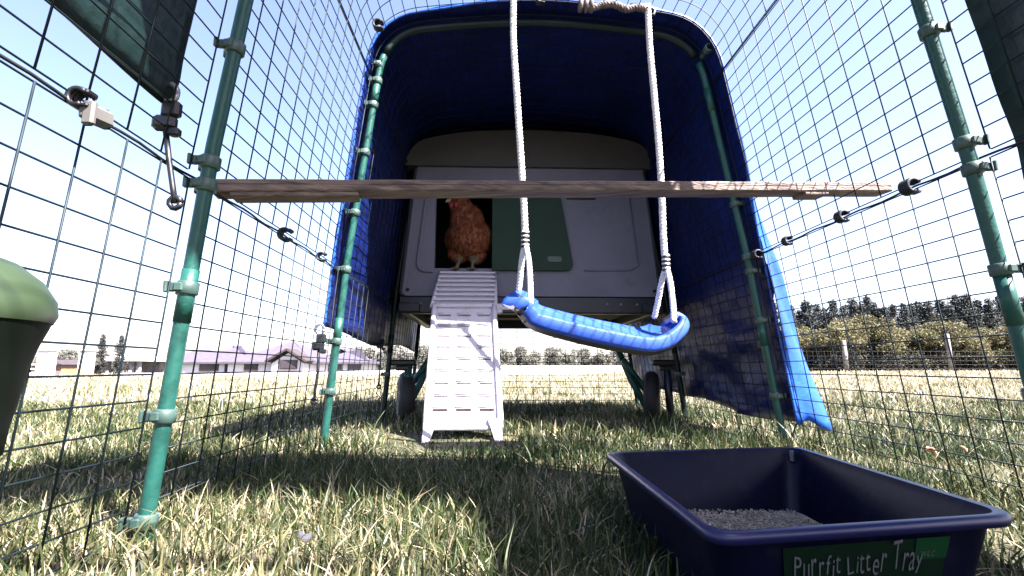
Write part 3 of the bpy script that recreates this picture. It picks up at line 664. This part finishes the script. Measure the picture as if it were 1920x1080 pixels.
strip(m, [(x*.99+CX*.01, z) for x, z in LO], LO, 1.628, 1.640); strip(m, LO, LO, 1.640, 2.31); m.add([(x*.99+CX*.01, 1.628, z) for x, z in LO], [tuple(range(len(LO)))[::-1]]); m.add([(x, 2.31, z) for x, z in LO], [tuple(range(len(LO)))])
mk('lid', m, M['lid'], cp)
m = MB(); G = rr([(CX-.372, .497), (CX-.232, .497)], 0) # raised frame line left of the doorway
fp = [(DX0-.004, 1.638, .497), (-.235, 1.638, .497), (-.250, 1.638, .505), (-.256, 1.638, .525), (-.236, 1.638, .72), (-.228, 1.638, .79), (-.21, 1.638, .81), (.24, 1.638, .81)]
m.tube(fp, .0045, 8); m.tube([(.30, 1.639, .503), (.46, 1.639, .505), (.485, 1.639, .52), (.46, 1.639, .80)], .003, 6); mk('door_surround', m, M['coop'], cp)
m = MB(); D = rr([(DX1-.004, .500), (.266, .500), (.217, .80), (DX1-.004, .80)], [.004, .03, .01, .004]); m.prism(D, 1.626, 1.640)
d = mk('sliding_door', m, M['door'], cp)
m = MB(); m.prism(rr([(.176, .528), (.224, .528), (.224, .547), (.176, .547)], .009), 1.622, 1.6255); mk('door_handle', m, M['clip'], d)
m = MB(); m.prism([(.246, .752), (.345, .752), (.345, .764), (.246, .764)], 1.630, 1.6415); mk('latch', m, M['black'], cp)
for x in (-.285, .535): m = MB(); m.tube([(x, 1.634, .435), (x, 1.643, .435)], .005, 8); mk('screw', m, M['black'], cp)
# base frame under the box
m = MB(); m.bev((CX, 1.650, .385), (.872, .03, .056), .004); m.bev((CX, 2.28, .385), (.872, .03, .056), .004)
for sd in (-1, 1): m.bev((CX+sd*.42, 1.965, .385), (.03, .60, .056), .004)
m.bev((CX+.40, 1.628, .375), (.07, .012, .03), .003); m.bev((CX-.40, 1.628, .375), (.07, .012, .03), .003)
fr = mk('base_frame', m, M['beam'], cp)
for x in (.375, .42, .475, .515, -.27, -.24): m = MB(); m.tube([(x, 1.630, .388), (x, 1.637, .388)], .0045, 8); mk('bolt', m, M['steel'], fr)
m = MB(); m.box((CX, 1.965, .395), (.80, .58, .012)); mk('floor', m, M['dark'], cp)
for c_, d_ in (((.33, 1.78, .384), (.36, .06, .010)), ((-.02, 2.05, .384), (.5, .05, .010))): m = MB(); m.box(c_, d_); mk('floor_batten', m, M['tan'], cp)
# legs: dark uprights with T heads, splayed green stays and wheels
for x, mt in ((-.295, M['pole']), (.600, M['beam'])):
    m = MB(); m.tube([(x, 1.72, -.01), (x-.008*(1 if x > 0 else -1), 1.72, .195)], .0135, 12)
    l = mk('stand_leg', m, mt, cp); m = MB(); m.bev((x-.012, 1.72, .198), (.092, .034, .020), .005); m.bev((x-.01, 1.72, .18), (.05, .03, .018), .005); mk('leg_head', m, M['black'], l)
for sd, x in ((-1, -.30), (1, .550)):
    m = MB(); m.tube([(x-sd*.10, 2.02, .37), (x-sd*.03, 1.90, .13), (x+sd*.02, 1.86, .02)], .013, 10); m.tube([(x-sd*.06, 1.9, .21), (x+sd*.03, 1.92, .09)], .012, 10); mk('stay', m, M['pole'], cp)
    rz = Matrix.Rotation(-.34 if sd > 0 else .25, 3, 'Z'); prf = [(.030, -.020), (.060, -.023), (.080, -.022), (.088, -.014), (.090, 0), (.088, .014), (.080, .022), (.060, .023), (.030, .020)]
    m = MB(); m.lathe(prf, (0, 0, 0), 36, 0, 'x'); m.v = [tuple(rz @ Vector(v)+Vector((x, 1.76, .078))) for v in m.v]; wh = mk('wheel', m, M['tyre'], cp)
    m = MB(); m.lathe([(.0, -.012), (.02, -.026), (.03, -.021), (.052, -.018), (.064, -.0265), (.070, -.0262), (.071, -.018)], (0, 0, 0), 36, 0, 'x'); m.lathe([(.071, .018), (.070, .0262), (.064, .0265), (.03, .021), (0, .022)], (0, 0, 0), 36, 0, 'x')
    m.v = [tuple(rz @ Vector(v)+Vector((x, 1.76, .078))) for v in m.v]; mk('wheel_rim', m, M['rim'], wh)
# ramp
def ramp():
    U0 = Vector((1.635, .492)); U1 = Vector((1.47, .352)); m = MB()      # upper flight (y, z)
    n = 8; w0, w1 = .090, .094; c0, c1 = -.087, -.090
    P = []
    for k in range(n):                              # stepped treads
        t = k/n; t2 = (k+1)/n; a = U0.lerp(U1, t); b = U0.lerp(U1, t2); P += [(a.x+.004, a.y, t), (b.x-.005, a.y-.001, t), (b.x-.005, a.y-.007, t2), (b.x+.006, a.y-.0075, t2), (b.x+.004, b.y+.001, t2)]
    for (ya, za, t), (yb, zb, t2) in zip(P[:-1], P[1:]):
        c, w_ = c0+(c1-c0)*t, w0+(w1-w0)*t; m.add([(c-w_, ya, za), (c+w_, ya, za), (c+w_, yb, zb), (c-w_, yb, zb)], [(0, 1, 2, 3)])
    for sd in (-1, 1):
        a = Vector((c0+sd*w0, U0.x, U0.y+.004)); b = Vector((c1+sd*w1, U1.x, U1.y+.004)); m.tube([a, b], .006, 8)
        m.add([(a.x, a.y, a.z), (b.x, b.y, b.z), (b.x, b.y, b.z-.03), (a.x, a.y, a.z-.03)], [(0, 1, 2, 3)])
    up = mk('ramp', m, M['ramp'], cp); up['label'] = 'upper shaded flight of ribbed steps'
    # lower flight: a moulded slab with side rails, three columns of slots and two feet
    A = Vector((1.445, .357)); B = Vector((1.262, .035)); d = (B-A); L = d.length; d.normalize(); nrm = Vector((d.y, -d.x))
    if nrm.x > 0: nrm = -nrm                        # towards the viewer
    def W(t): return .0905*(1-t)+.0965*t
    def Cc(t): return -.0865+.013*t
    def pt(u, t, h=0):                              # u -1..1 across, t 0..1 down, h out towards viewer
        q = A+d*(L*t)+nrm*h; return (Cc(t)+u*W(t), q.x, q.y)
    m = MB(); rows = 9; sl = [(-.80, -.42), (-.20, .20), (.42, .80)]
    ts = [0.]
    for k in range(rows): c = .085+k*.097; ts += [c, c+(.020 if k == rows-1 else .011)]
    ts.append(1.0); us = [-.93, -.80, -.42, -.20, .20, .42, .80, .93]
    for i in range(len(ts)-1):
        for j in range(len(us)-1):
            hole = (i % 2 == 1) and j in (1, 3, 5)
            a, b = ts[i], ts[i+1]
            if not hole: m.add([pt(us[j], a), pt(us[j+1], a), pt(us[j+1], b), pt(us[j], b)], [(0, 1, 2, 3)])
            else: m.add([pt(us[j], a), pt(us[j+1], a), pt(us[j+1], a, -.010), pt(us[j], a, -.010)], [(0, 1, 2, 3)], 0); m.add([pt(us[j], b), pt(us[j+1], b), pt(us[j+1], a, -.010), pt(us[j], a, -.010)], [(0, 1, 2, 3)], 1)
    # ribs above each row of slots
    for k in range(rows):
        t = ts[1+2*k]-.012
        for j in (1, 3, 5): m.tube([pt(us[j]-.02, t, .001), pt(us[j+1]+.02, t, .001)], .0028, 6)
    for sd in (-1, 1):                              # rolled rails
        m.tube([pt(sd*.95, t, .004) for t in np.linspace(0, 1, 12)], .0075, 8)
        m.add([pt(sd, 0, .004), pt(sd, 1, .004), pt(sd, 1, -.03), pt(sd, 0, -.03)], [(0, 1, 2, 3)])
    m.tube([pt(u, .0, .002+.0) for u in np.linspace(-.98, .98, 8)], .008, 8)
    m.add([pt(-1, 0, .002), pt(1, 0, .002), pt(1, 0, -.03), pt(-1, 0, -.03)], [(0, 1, 2, 3)])
    m.tube([pt(u, 1.0, .0) for u in np.linspace(-.98, .98, 8)], .006, 8)
    # clip ears at the top right
    m.bev((.010, 1.452, .350), (.028, .02, .030), .004); m.bev((.030, 1.447, .352), (.036, .012, .010), .003)
    lo = mk('ramp', m, [M['ramp'], M['slot']], cp); lo['label'] = 'lower sunlit flight with three columns of slots'
    for sd in (-1, 1):
        f = MB(); a = pt(sd*.98, .97); b = pt(sd*.62, .97); x0, x1 = min(a[0], b[0]), max(a[0], b[0]); o = x0 if sd < 0 else x1; s1 = x1 if sd < 0 else x0
        y = a[1]; z = a[2]+.012
        prof_ = [(o, z), (s1, z), (s1+(o-s1)*.35, z-.028), (s1+(o-s1)*.70, -.012), (o, -.014)]
        f.prism(prof_ if sd > 0 else prof_[::-1], y-.004, y+.016); f.v = [(vx, vy-max(0, z-vz)*1.0, vz) for vx, vy, vz in f.v]; mk('ramp_foot', f, M['ramp'], lo)
ramp()
# ------------------------------------------------------------------ hen in the doorway
def hen():
    base = Vector((-.098, 1.645, .496)); m = MB()
    def ball(c, r, sc=(1, 1, 1), rot=None, n=12):
        vs = []; fs = []
        for i in range(n+1):
            for k in range(2*n):
                a = PI*i/n; b = PI*k/n; v = Vector((math.sin(a)*math.cos(b)*sc[0]*1.16, math.sin(a)*math.sin(b)*sc[1], math.cos(a)*sc[2]))*r
                if rot is not None: v = rot @ v
                vs.append(base+Vector((c[0]*1.12, c[1], c[2]))+v)
        for i in range(n):
            for k in range(2*n): fs.append((i*2*n+k, i*2*n+(k+1) % (2*n), (i+1)*2*n+(k+1) % (2*n), (i+1)*2*n+k))
        m.add(vs, fs, 0, True)
    ball((.012, .03, .125), .068, (1.0, 1.15, 1.05))                       # breast
    ball((.020, .10, .135), .070, (1.05, 1.4, .95))                       # back
    ball((.004, .012, .175), .050, (1.0, .95, 1.3))                       # neck root
    ball((-.012, .002, .215), .034, (1, 1, 1.4)); ball((-.024, -.006, .245), .026, (1.1, 1, 1)) # neck, head
    ball((.060, .06, .125), .040, (.6, 1.6, 1.2)); ball((-.042, .06, .125), .040, (.6, 1.6, 1.2)) # wings
    ball((.03, .19, .185), .045, (.6, 1.3, 1.3))                          # tail
    ball((-.022, .035, .075), .032, (1, 1, 1.3)); ball((.030, .03, .072), .032, (1, 1, 1.3)) # thighs
    fx = ((-.030, -.022), (.024, -.020))
    for (x, y), tx in zip(fx, (-.018, .026)):
        b = [base+Vector(q) for q in ((tx, .03, .075), (tx-.001, .018, .046), (x, y+.012, .006))]
        m.tube(b, [.012, .0065, .0065], 8)
        for da, ln in ((-.75, .030), (-.1, .036), (.6, .030), (PI-.1, .018)):
            e = base+Vector((x+math.sin(da)*ln, y+.012-math.cos(da)*ln, .003)); mid = base+Vector((x+math.sin(da)*ln*.5, y+.012-math.cos(da)*ln*.5, .009)); m.tube([base+Vector((x, y+.012, .007)), mid, e], [.006, .0048, .003], 6)
    o = mk('chicken', m, [M['hen'], M['shank']], None, base)
    md = o.modifiers.new('r', 'REMESH'); md.mode = 'VOXEL'; md.voxel_size = .0028; md.use_smooth_shade = True
    sm = o.modifiers.new('s', 'SMOOTH'); sm.factor = .5; sm.iterations = 4
    bake(o)
    me = o.data
    if len(me.materials) < 2:
        me.materials.clear(); me.materials.append(M['hen']); me.materials.append(M['shank'])
    for p in me.polygons: c_ = p.center; p.material_index = 1 if c_.z < .056 and (c_.z < .02 or min(math.hypot(c_.x+.022*1.12, c_.y-.01), math.hypot(c_.x-.026*1.12, c_.y-.01)) < .0165) else 0
    # ruffled feather tips over the breast and neck
    tag(o, 'ginger brown hen standing in the dark coop doorway at the top of the ramp', 'chicken')
    fm = MB(); r = random.Random(3)
    vs = [v for v in me.vertices if v.co.z > .06]; 
    for v in r.sample(vs, min(3200, len(vs))):
        c = v.co+base; n = v.normal; dn = Vector((r.gauss(0, .2), r.gauss(0, .2), -1)); dn = (dn-n*dn.dot(n)).normalized(); sd = n.cross(dn); l_ = r.uniform(.010, .017)
        fm.add([c+n*.0008-sd*.004, c+n*.0008+sd*.004, c+n*.0028+dn*l_*.7+sd*.003, c+n*.0035+dn*l_, c+n*.0028+dn*l_*.7-sd*.003], [(0, 1, 2, 3, 4)], r.choice((0, 0, 1, 2)), False)
    f = mk('feathers', fm, [M['hen'], M['hendark'], M['henpale']], o)
    h = MB(); hb = base+Vector((-.024, -.006, .245))
    for k in range(5): h.tube([hb+Vector((-.018+k*.009, -.002, .022)), hb+Vector((-.020+k*.010, -.003, .040-abs(k-2)*.003))], [.0045, .0015], 6)
    h.bev(hb+Vector((-.002, -.002, .024)), (.040, .005, .012), .001); mk('comb', h, M['comb'], o)
    h = MB(); h.tube([hb+Vector((-.020, -.016, -.008)), hb+Vector((-.024, -.020, -.022)), hb+Vector((-.024, -.019, -.036))], [.006, .010, .004], 8)
    h.tube([hb+Vector((-.006, -.022, -.008)), hb+Vector((-.008, -.026, -.022)), hb+Vector((-.009, -.024, -.034))], [.006, .009, .004], 8)
    h.tube([hb+Vector((-.012, -.018, .006)), hb+Vector((-.006, -.026, .002)), hb+Vector((.004, -.024, .0))], [.006, .009, .005], 8); mk('wattle', h, M['comb'], o)
    h = MB(); h.tube([hb+Vector((-.020, -.010, -.002)), hb+Vector((-.036, -.018, -.006)), hb+Vector((-.044, -.021, -.012))], [.009, .006, .001], 8); mk('beak', h, M['beak'], o)
    h = MB(); h.tube([hb+Vector((-.010, -.022, .008)), hb+Vector((-.011, -.0275, .008))], [.005, .003], 8); mk('eye', h, M['black'], o)
hen()
# ------------------------------------------------------------------ perch
def perch():
    A = Vector((-.362, .632, .408)); B = Vector((.700, .840, .498)); d = (B-A); L = d.length; dn = d.normalized()
    rot = dn.to_track_quat('X', 'Z').to_matrix(); mid = (A+B)/2
    t = thing('perch', 'weathered grey timber perch spanning the run from wall to wall', 'perch', tuple(mid))
    m = MB(); n = 40; r = random.Random(5); P = []
    for k in range(n+1):
        x = -L/2+L*k/n; h = .0082+r.uniform(-.0004, .0004); w_ = .017; b = .002
        ring = [(-w_+b, -h), (w_-b, -h), (w_, -h+b), (w_, -h*.35), (w_-.0012, -h*.3), (w_, -h*.25), (w_, h-b), (w_-b, h), (-w_+b, h), (-w_, h-b), (-w_, h*.2), (-w_+.0014, h*.15), (-w_, h*.1), (-w_, -h+b)]
        P.append([rot @ Vector((x, q[0], q[1]))+mid for q in ring+[ring[0]]])
    m.grid(P, 0, False); N = 14
    m.add(P[0][:-1], [tuple(range(N))]); m.add(P[-1][:-1], [tuple(range(N))[::-1]]); mk('plank', m, M['perch'], t)
    for a, b in ((.02, .165), (.83, .875)):
        c = A.lerp(B, (a+b)/2)+rot @ Vector((0, 0, -.0112)); m = MB(); m.bev(c, (L*(b-a), .030, .0060), .0012, 0, rot); mk('cleat', m, M['perch'], t)
perch()
# ------------------------------------------------------------------ swing
def catmull(P, n=12):
    P = [Vector(p) for p in P]; Q = [P[0]*2-P[1]]+P+[P[-1]*2-P[-2]]; out = []
    for i in range(1, len(Q)-2):
        for k in range(n):
            t = k/n; a, b, c, d = Q[i-1:i+3]; out.append(.5*((2*b)+(c-a)*t+(2*a-5*b+4*c-d)*t*t+(3*b-a-3*c+d)*t**3))
    return out+[P[-1]]
def rope(mb, pts, r=.0036, R=.0034, pitch=.024, strands=3):
    Q = catmull(pts, 30); L = [0]
    for a, b in zip(Q[:-1], Q[1:]): L.append(L[-1]+(b-a).length)
    N = int(L[-1]/.003); D = []; j = 0
    for k in range(N+1):
        s_ = L[-1]*k/N
        while j < len(L)-2 and L[j+1] < s_: j += 1
        D.append(Q[j].lerp(Q[j+1], (s_-L[j])/max(1e-9, L[j+1]-L[j])))
    for st in range(strands):
        c = []
        for k, p in enumerate(D):
            t = (D[min(k+1, N)]-D[max(k-1, 0)]).normalized(); u = t.cross(Vector((0, 1, .01))).normalized(); v = t.cross(u); a = 2*PI*(L[-1]*k/N/pitch+st/strands); c.append(p+(u*math.cos(a)+v*math.sin(a))*R)
        mb.tube(c, r, 5)
def swing():
    t = thing('swing', 'blue moulded plastic swing seat hung on two white ropes from the run roof', 'swing', (.21, 1.05, .24))
    # seat: swept cross-section along a smile-shaped spine, left end higher
    sp = catmull([(.020, 1.010, .296), (.030, 1.010, .310), (.050, 1.014, .318), (.070, 1.020, .303), (.088, 1.025, .288), (.140, 1.03, .274), (.210, 1.035, .259), (.280, 1.04, .247), (.318, 1.045, .243), (.350, 1.05, .249), (.372, 1.052, .262), (.378, 1.055, .270), (.366, 1.055, .276)], 6)
    sp = [Vector((.198+(q.x-.198)*.955, q.y, q.z)) for q in sp[3:-3]]
    N = len(sp); top = []; front = []; und = []; back = []
    pitch = math.radians(17)
    for k, p in enumerate(sp):
        tn = (sp[min(k+1, N-1)]-sp[max(k-1, 0)]).normalized(); u = k/(N-1)
        dep = .058*(.80+.20*math.sin(PI*u)); dv = Vector((0, 1, 0)); dv = (dv-tn*dv.dot(tn)).normalized(); up = tn.cross(dv)
        dv2 = dv*math.cos(pitch)+up*math.sin(pitch); up2 = up*math.cos(pitch)-dv*math.sin(pitch)
        h = .0118*(.8+.35*math.sin(PI*u))
        F = lambda q: [p+dv2*a+up2*b for a, b in q]
        top.append(F([(dep*1.0, h*.55), (dep*.94, h*.95), (dep*.80, h*.62), (dep*.3, h*.40), (-dep*.3, h*.40), (-dep*.72, h*.62), (-dep*.82, h*1.0), (-dep*.93, h*1.02), (-dep*.985, h*.86)]))
        front.append(F([(-dep*.985, h*.86), (-dep*1.02, h*.62), (-dep*1.055, h*.1), (-dep*1.07, -h*.5), (-dep*1.06, -h*1.0), (-dep*1.03, -h*1.12)]))
        back.append(F([(dep*1.03, -h*1.12), (dep*1.05, -h*.4), (dep*1.0, h*.55)]))
        und.append(F([(-dep*1.03, -h*1.12), (-dep*.98, -h*1.18), (-dep*.80, -h*2.0), (-dep*.4, -h*2.35), (dep*.4, -h*2.35), (dep*.80, -h*2.0), (dep*.98, -h*1.18), (dep*1.03, -h*1.12)]))
    m = MB(); m.grid(top); m.grid(front); m.grid(back)
    for k, fl in ((0, False), (-1, True)):
        ring = back[k][:-1]+top[k][:-1]+front[k]; m.add(ring, [tuple(range(len(ring)))[::-1] if fl else tuple(range(len(ring)))])
    s_ = mk('seat', m, M['swing'], t)
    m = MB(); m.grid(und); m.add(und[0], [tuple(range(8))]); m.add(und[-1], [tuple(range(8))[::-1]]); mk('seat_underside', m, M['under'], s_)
    m = MB()                                        # raised grip dashes along the front of the top
    for k in range(20, N-14, 2):
        a, b = top[k][6].lerp(top[k][5], .3), top[k][6].lerp(top[k][5], .9); m.tube([a, b], .0014, 5)
    mk('grip_rib', m, M['swing'], s_)
    m = MB(); e = und[0]; q = (e[1]+e[2])/2; m.tube([q+Vector((.004, .006, .004)), q+Vector((-.004, -.003, .002))], .0065, 10); q = (front[0][1]+front[0][4])/2
    m.bev(q+Vector((.002, .010, .0)), (.018, .02, .012), .003, 0, Matrix.Rotation(-.6, 3, 'Y')); mk('rope_boss', m, M['ropedirty'], s_)
    def zz(py): return .18+(690-py)/939*1.05
    # ropes: single line down to a knot, then a loop to both edges of the seat end
    TOP = 1.035
    for name, line, kn, ends in (('left', [(.041, 1.05, TOP), (.041, 1.05, .93), (.047, 1.05, .82), (.054, 1.05, .70), (.061, 1.05, .58), (.065, 1.05, .50)], (.066, 1.05, .447), ((.072, .985, .306), (.050, 1.075, .326))),
                                 ('right', [(.362, 1.06, TOP), (.362, 1.06, .93), (.366, 1.06, .82), (.371, 1.06, .70), (.373, 1.06, .58), (.372, 1.06, .46)], (.375, 1.06, .400), ((.364, 1.00, .272), (.356, 1.10, .290)))):
        m = MB(); rope(m, line+[kn], .0044, .0037, .025); kv = Vector(kn)
        for e in ends:
            ev = Vector(e); rope(m, [kv, kv.lerp(ev, .3)+Vector((.004 if e is ends[0] else -.002, 0, 0)), kv.lerp(ev, .7)+Vector((.003 if e is ends[0] else 0, 0, 0)), ev], .0038, .0031, .022)
        for k in range(5):                          # whipping at the knot
            z = kn[2]-.014+k*.0095; m.tube([(kn[0]+.0070*math.cos(a), kn[1]+.0070*math.sin(a), z+  .0012*math.sin(a)) for a in np.linspace(0, 2*PI, 12)], .0024, 5, cap=False)
        ro = mk('rope', m, M['rope'], t)
        m = MB()
        for k in range(4):
            z = kn[2]-.009+k*.0095; m.tube([(kn[0]+.0075*math.cos(a), kn[1]+.0075*math.sin(a), z) for a in np.linspace(0, 2*PI, 12)], .0026, 5, cap=False)
        mk('rope_binding', m, M['black'], ro)
    m = MB(); x, y, z = .374, 1.06, 1.018           # hook and rope tail along the roof wires
    m.tube([(x-.055, y, z+.014), (x-.03, y, z+.016), (x-.008, y, z+.012), (x+.004, y, z+.002), (x+.001, y, z-.010), (x-.010, y, z-.008)], .0045, 8); mk('hook', m, M['black'], t)
    m = MB(); rope(m, [(.20, 1.06, 1.030), (.225, 1.058, 1.022), (.25, 1.062, 1.032), (.28, 1.056, 1.030), (.31, 1.06, 1.022), (.335, 1.06, 1.027), (.36, 1.06, 1.022)], .0048, .0046, .022)
    for k in range(3): m.tube([(.20+k*.013+.0*a, 1.06+.011*math.cos(a), 1.028+.012*math.sin(a)) for a in np.linspace(0, 2*PI, 12)], .0048, 6, cap=False)
    mk('rope_tail', m, M['ropedirty'], t)
swing()
# ------------------------------------------------------------------ litter tray
def tray():
    C4 = [Vector((.138, .618)), Vector((.388, .652)), Vector((.360, .356)), Vector((.136, .322))]; cen = sum(C4, Vector((0, 0)))/4
    t = thing('litter_tray', 'dark navy plastic litter tray with green lettered label lying on shaded grass', 'litter tray', (cen.x, cen.y, 0))
    def ring(sc, z, rad=.022, grow=0):
        P = [cen+(c-cen)*sc for c in C4]
        if grow: P = [p+(p-cen).normalized()*grow for p in P]
        return [(x, y, z) for x, y in rr([(p.x, p.y) for p in P], rad, 6)]
    Z = .080
    seq = [ring(.845, .004), ring(.965, Z-.010, .022), ring(.985, Z-.006, .022, .001), ring(.985, Z-.007, .02, .008), ring(.985, Z-.002, .02, .0095), ring(.985, Z+.0005, .02, .007), ring(.975, Z, .02, .001), ring(.955, Z-.006), ring(.835, .010)]
    m = MB(); a = seq[0:3]; m.grid([r+[r[0]] for r in a]); m.grid([r+[r[0]] for r in seq[6:]]); n = len(seq[0])
    m.add(seq[0], [tuple(range(n))]); m.add(seq[-1], [tuple(range(n))[::-1]]); b = mk('tray_body', m, M['tray'], t)
    m = MB(); m.grid([r+[r[0]] for r in seq[2:7]]); mk('tray_rim', m, M['rimedge'], t)
    # front face frame: from corner 3 (front left) to corner 2 (front right)
    lo = [cen+(c-cen)*.845 for c in (C4[3], C4[2])]; hi = [cen+(c-cen)*.965 for c in (C4[3], C4[2])]
    def fp(u, v, o=.0015):                          # u 0..1 across, v 0..1 up the front wall
        a = Vector((*lo[0].lerp(lo[1], u), .004)); c = Vector((*hi[0].lerp(hi[1], u), Z-.010)); e = (hi[1]-hi[0]).normalized(); upv = (c-a).normalized(); nn = Vector((e.x, e.y, 0)).cross(upv).normalized()
        if nn.y > 0: nn = -nn
        return a.lerp(c, v)+nn*o
    m = MB(); m.add([fp(.20, .55), fp(.79, .55), fp(.79, .96), fp(.20, .96)], [(0, 1, 2, 3)]); lb = mk('label', m, M['label'], t)
    m = MB(); m.add([fp(.665, .74, .0022), fp(.79, .74, .0022), fp(.79, .965, .0022), fp(.665, .965, .0022)], [(0, 1, 2, 3)]); mk('brand_patch', m, M['label2'], t)
    def text(s_, u0, u1, v0, v1, jit, name):
        r = random.Random(8); cu = bpy.data.curves.new('t', 'FONT'); adv = 0; mb = MB()
        xs_ = []
        for ch in s_:
            if ch == ' ': adv += .28; continue
            cu = bpy.data.curves.new('t', 'FONT'); cu.body = ch; cu.resolution_u = 4; cu.offset = -.004; ob = bpy.data.objects.new('t', cu); COL.objects.link(ob)
            dg = bpy.context.evaluated_depsgraph_get(); me = bpy.data.meshes.new_from_object(ob.evaluated_get(dg)); bpy.data.objects.remove(ob)
            if not me.vertices: continue
            w_ = max(v.co.x for v in me.vertices); k = 1.0+r.uniform(-jit, jit); dy = r.uniform(-jit, jit)*.3; an = r.uniform(-jit, jit)*.5
            vs = [(adv+(v.co.x*math.cos(an)-v.co.y*math.sin(an))*.82, (v.co.x*math.sin(an)+v.co.y*math.cos(an))*k+dy) for v in me.vertices]
            xs_.append((vs, [tuple(p.vertices) for p in me.polygons])); adv += w_*.82+.07
        for vs, fs in xs_: mb.add([fp(u0+(u1-u0)*x/adv, v0+(v1-v0)*(y+.05)/.8, .0028) for x, y in vs], fs)
        mk(name, mb, M['ink'], lb)
    text('Purrfit Litter Tray',   .225, .70, .64, .92, .28, 'lettering')
    text('WILC', .685, .74, .77, .84, .1, 'lettering')
    tagged = MB(); r = random.Random(6); R = ring(.80, .0125); tagged.add([(cen.x, cen.y, .016)]+R, [(0, i+1, (i+1) % len(R)+1) for i in range(len(R))])
    for k in range(5200):                           # loose grit heaped to the left of the tray
        u = r.uniform(-1, 1); v = r.uniform(-1, 1); p = cen+Vector((u*.095, v*.125)); hz = .014+.014*math.exp(-((u+.35)**2+v*v)*2.2)+r.uniform(-.001, .002); q = r.uniform(.0007, .0017)
        tagged.box((p.x, p.y, hz), (q*1.6, q, q), 0, Matrix.Rotation(r.uniform(0, 3), 3, 'Z') @ Matrix.Rotation(r.uniform(0, 3), 3, 'X'))
    vs = []; 
    o = mk('litter', tagged, M['litter'], None, (cen.x, cen.y, .012)); tag(o, 'loose tan litter granules in the bottom of the navy tray', 'litter'); o['kind'] = 'stuff'
    rows = []
    m = MB(); q = ring(.93, Z-.012)                 # small pale block at the back right corner
    c = cen+(C4[1]-cen)*.955; m.box((c.x-.010, c.y-.008, Z-.008), (.006, .004, .012), 0, Matrix.Rotation(.8, 3, 'Z')); mk('corner_block', m, M['ink'], t)
tray()
# ------------------------------------------------------------------ feeder at the left edge
def feeder():
    c = (-.336, .30); t = thing('feeder', 'curved green plastic feeder hooked on the mesh at the left edge', 'feeder', (c[0], c[1], .14))
    def half_(profile, mi=0):
        m = MB(); m.lathe([(r*.80, z) for r, z in profile], (c[0], c[1], 0), 28, mi, 'z', -PI/2, PI/2); return m
    b = half_([(.0, .118), (.050, .120), (.0585, .128), (.060, .145), (.063, .160), (.066, .180), (.070, .194), (.0745, .205), (.0765, .211)]); mk('bowl', b, M['feeder'], t)
    l = half_([(.0765, .208), (.0790, .213), (.0775, .222), (.068, .234), (.052, .2445), (.030, .2515), (.0, .255)]); mk('lid', l, M['feedlip'], t)
    m = MB(); m.prism([(0, 0)], 0, 0) if False else None
    P = [(.0, .118), (.050, .120), (.060, .145), (.068, .188), (.0785, .213), (.068, .234), (.030, .2515), (0, .255)]
    vs = [(c[0]-.001, c[1]+r*.80, z) for r, z in P]+[(c[0]-.001, c[1]-r*.80, z) for r, z in P[::-1]]; m.add(vs, [tuple(range(len(vs)))]); mk('back_plate', m, M['feeder'], t)
    m = MB(); m.bev((c[0]-.004, c[1], .258), (.010, .03, .02), .002); mk('hanger', m, M['feeder'], t)
feeder()
# ------------------------------------------------------------------ fallen leaves and petals
def scatter():
    r = random.Random(9)
    for i, (x, y, s_, mt, lab) in enumerate(((.78, .90, .012, 'leafdead', 'curled orange fallen leaf outside the right mesh behind the tray'), (.86, .92, .007, 'leafdead', 'small red-brown dead leaf right of the orange leaf'),
                                             (-.165, .475, .007, 'petal', 'crumpled white petal on the sunlit grass in the foreground'), (.98, .80, .011, 'leafdead', 'dry tan leaf near the right edge beyond the mesh'))):
        m = MB(); rows = []
        for a in range(7):
            u = a/6; w_ = s_*.45*math.sin(PI*min(.98, u+.02)); rows.append([(x+(u-.5)*s_*1.6, y+w_*v,   .030+.006*math.sin(PI*u)*s_/.022+.006*v*v+.003*math.sin(5*u+i)) for v in (-1, -.5, 0, .5, 1)])
        m.grid(rows); o = mk('fallen_leaf' if mt == 'leafdead' else 'petal', m, M[mt], None, (x, y, .03)); solid(o, .0006); tag(o, lab, 'leaf' if mt == 'leafdead' else 'petal')
scatter()
for p in list(protos)+list(pines)+list(rt): pass
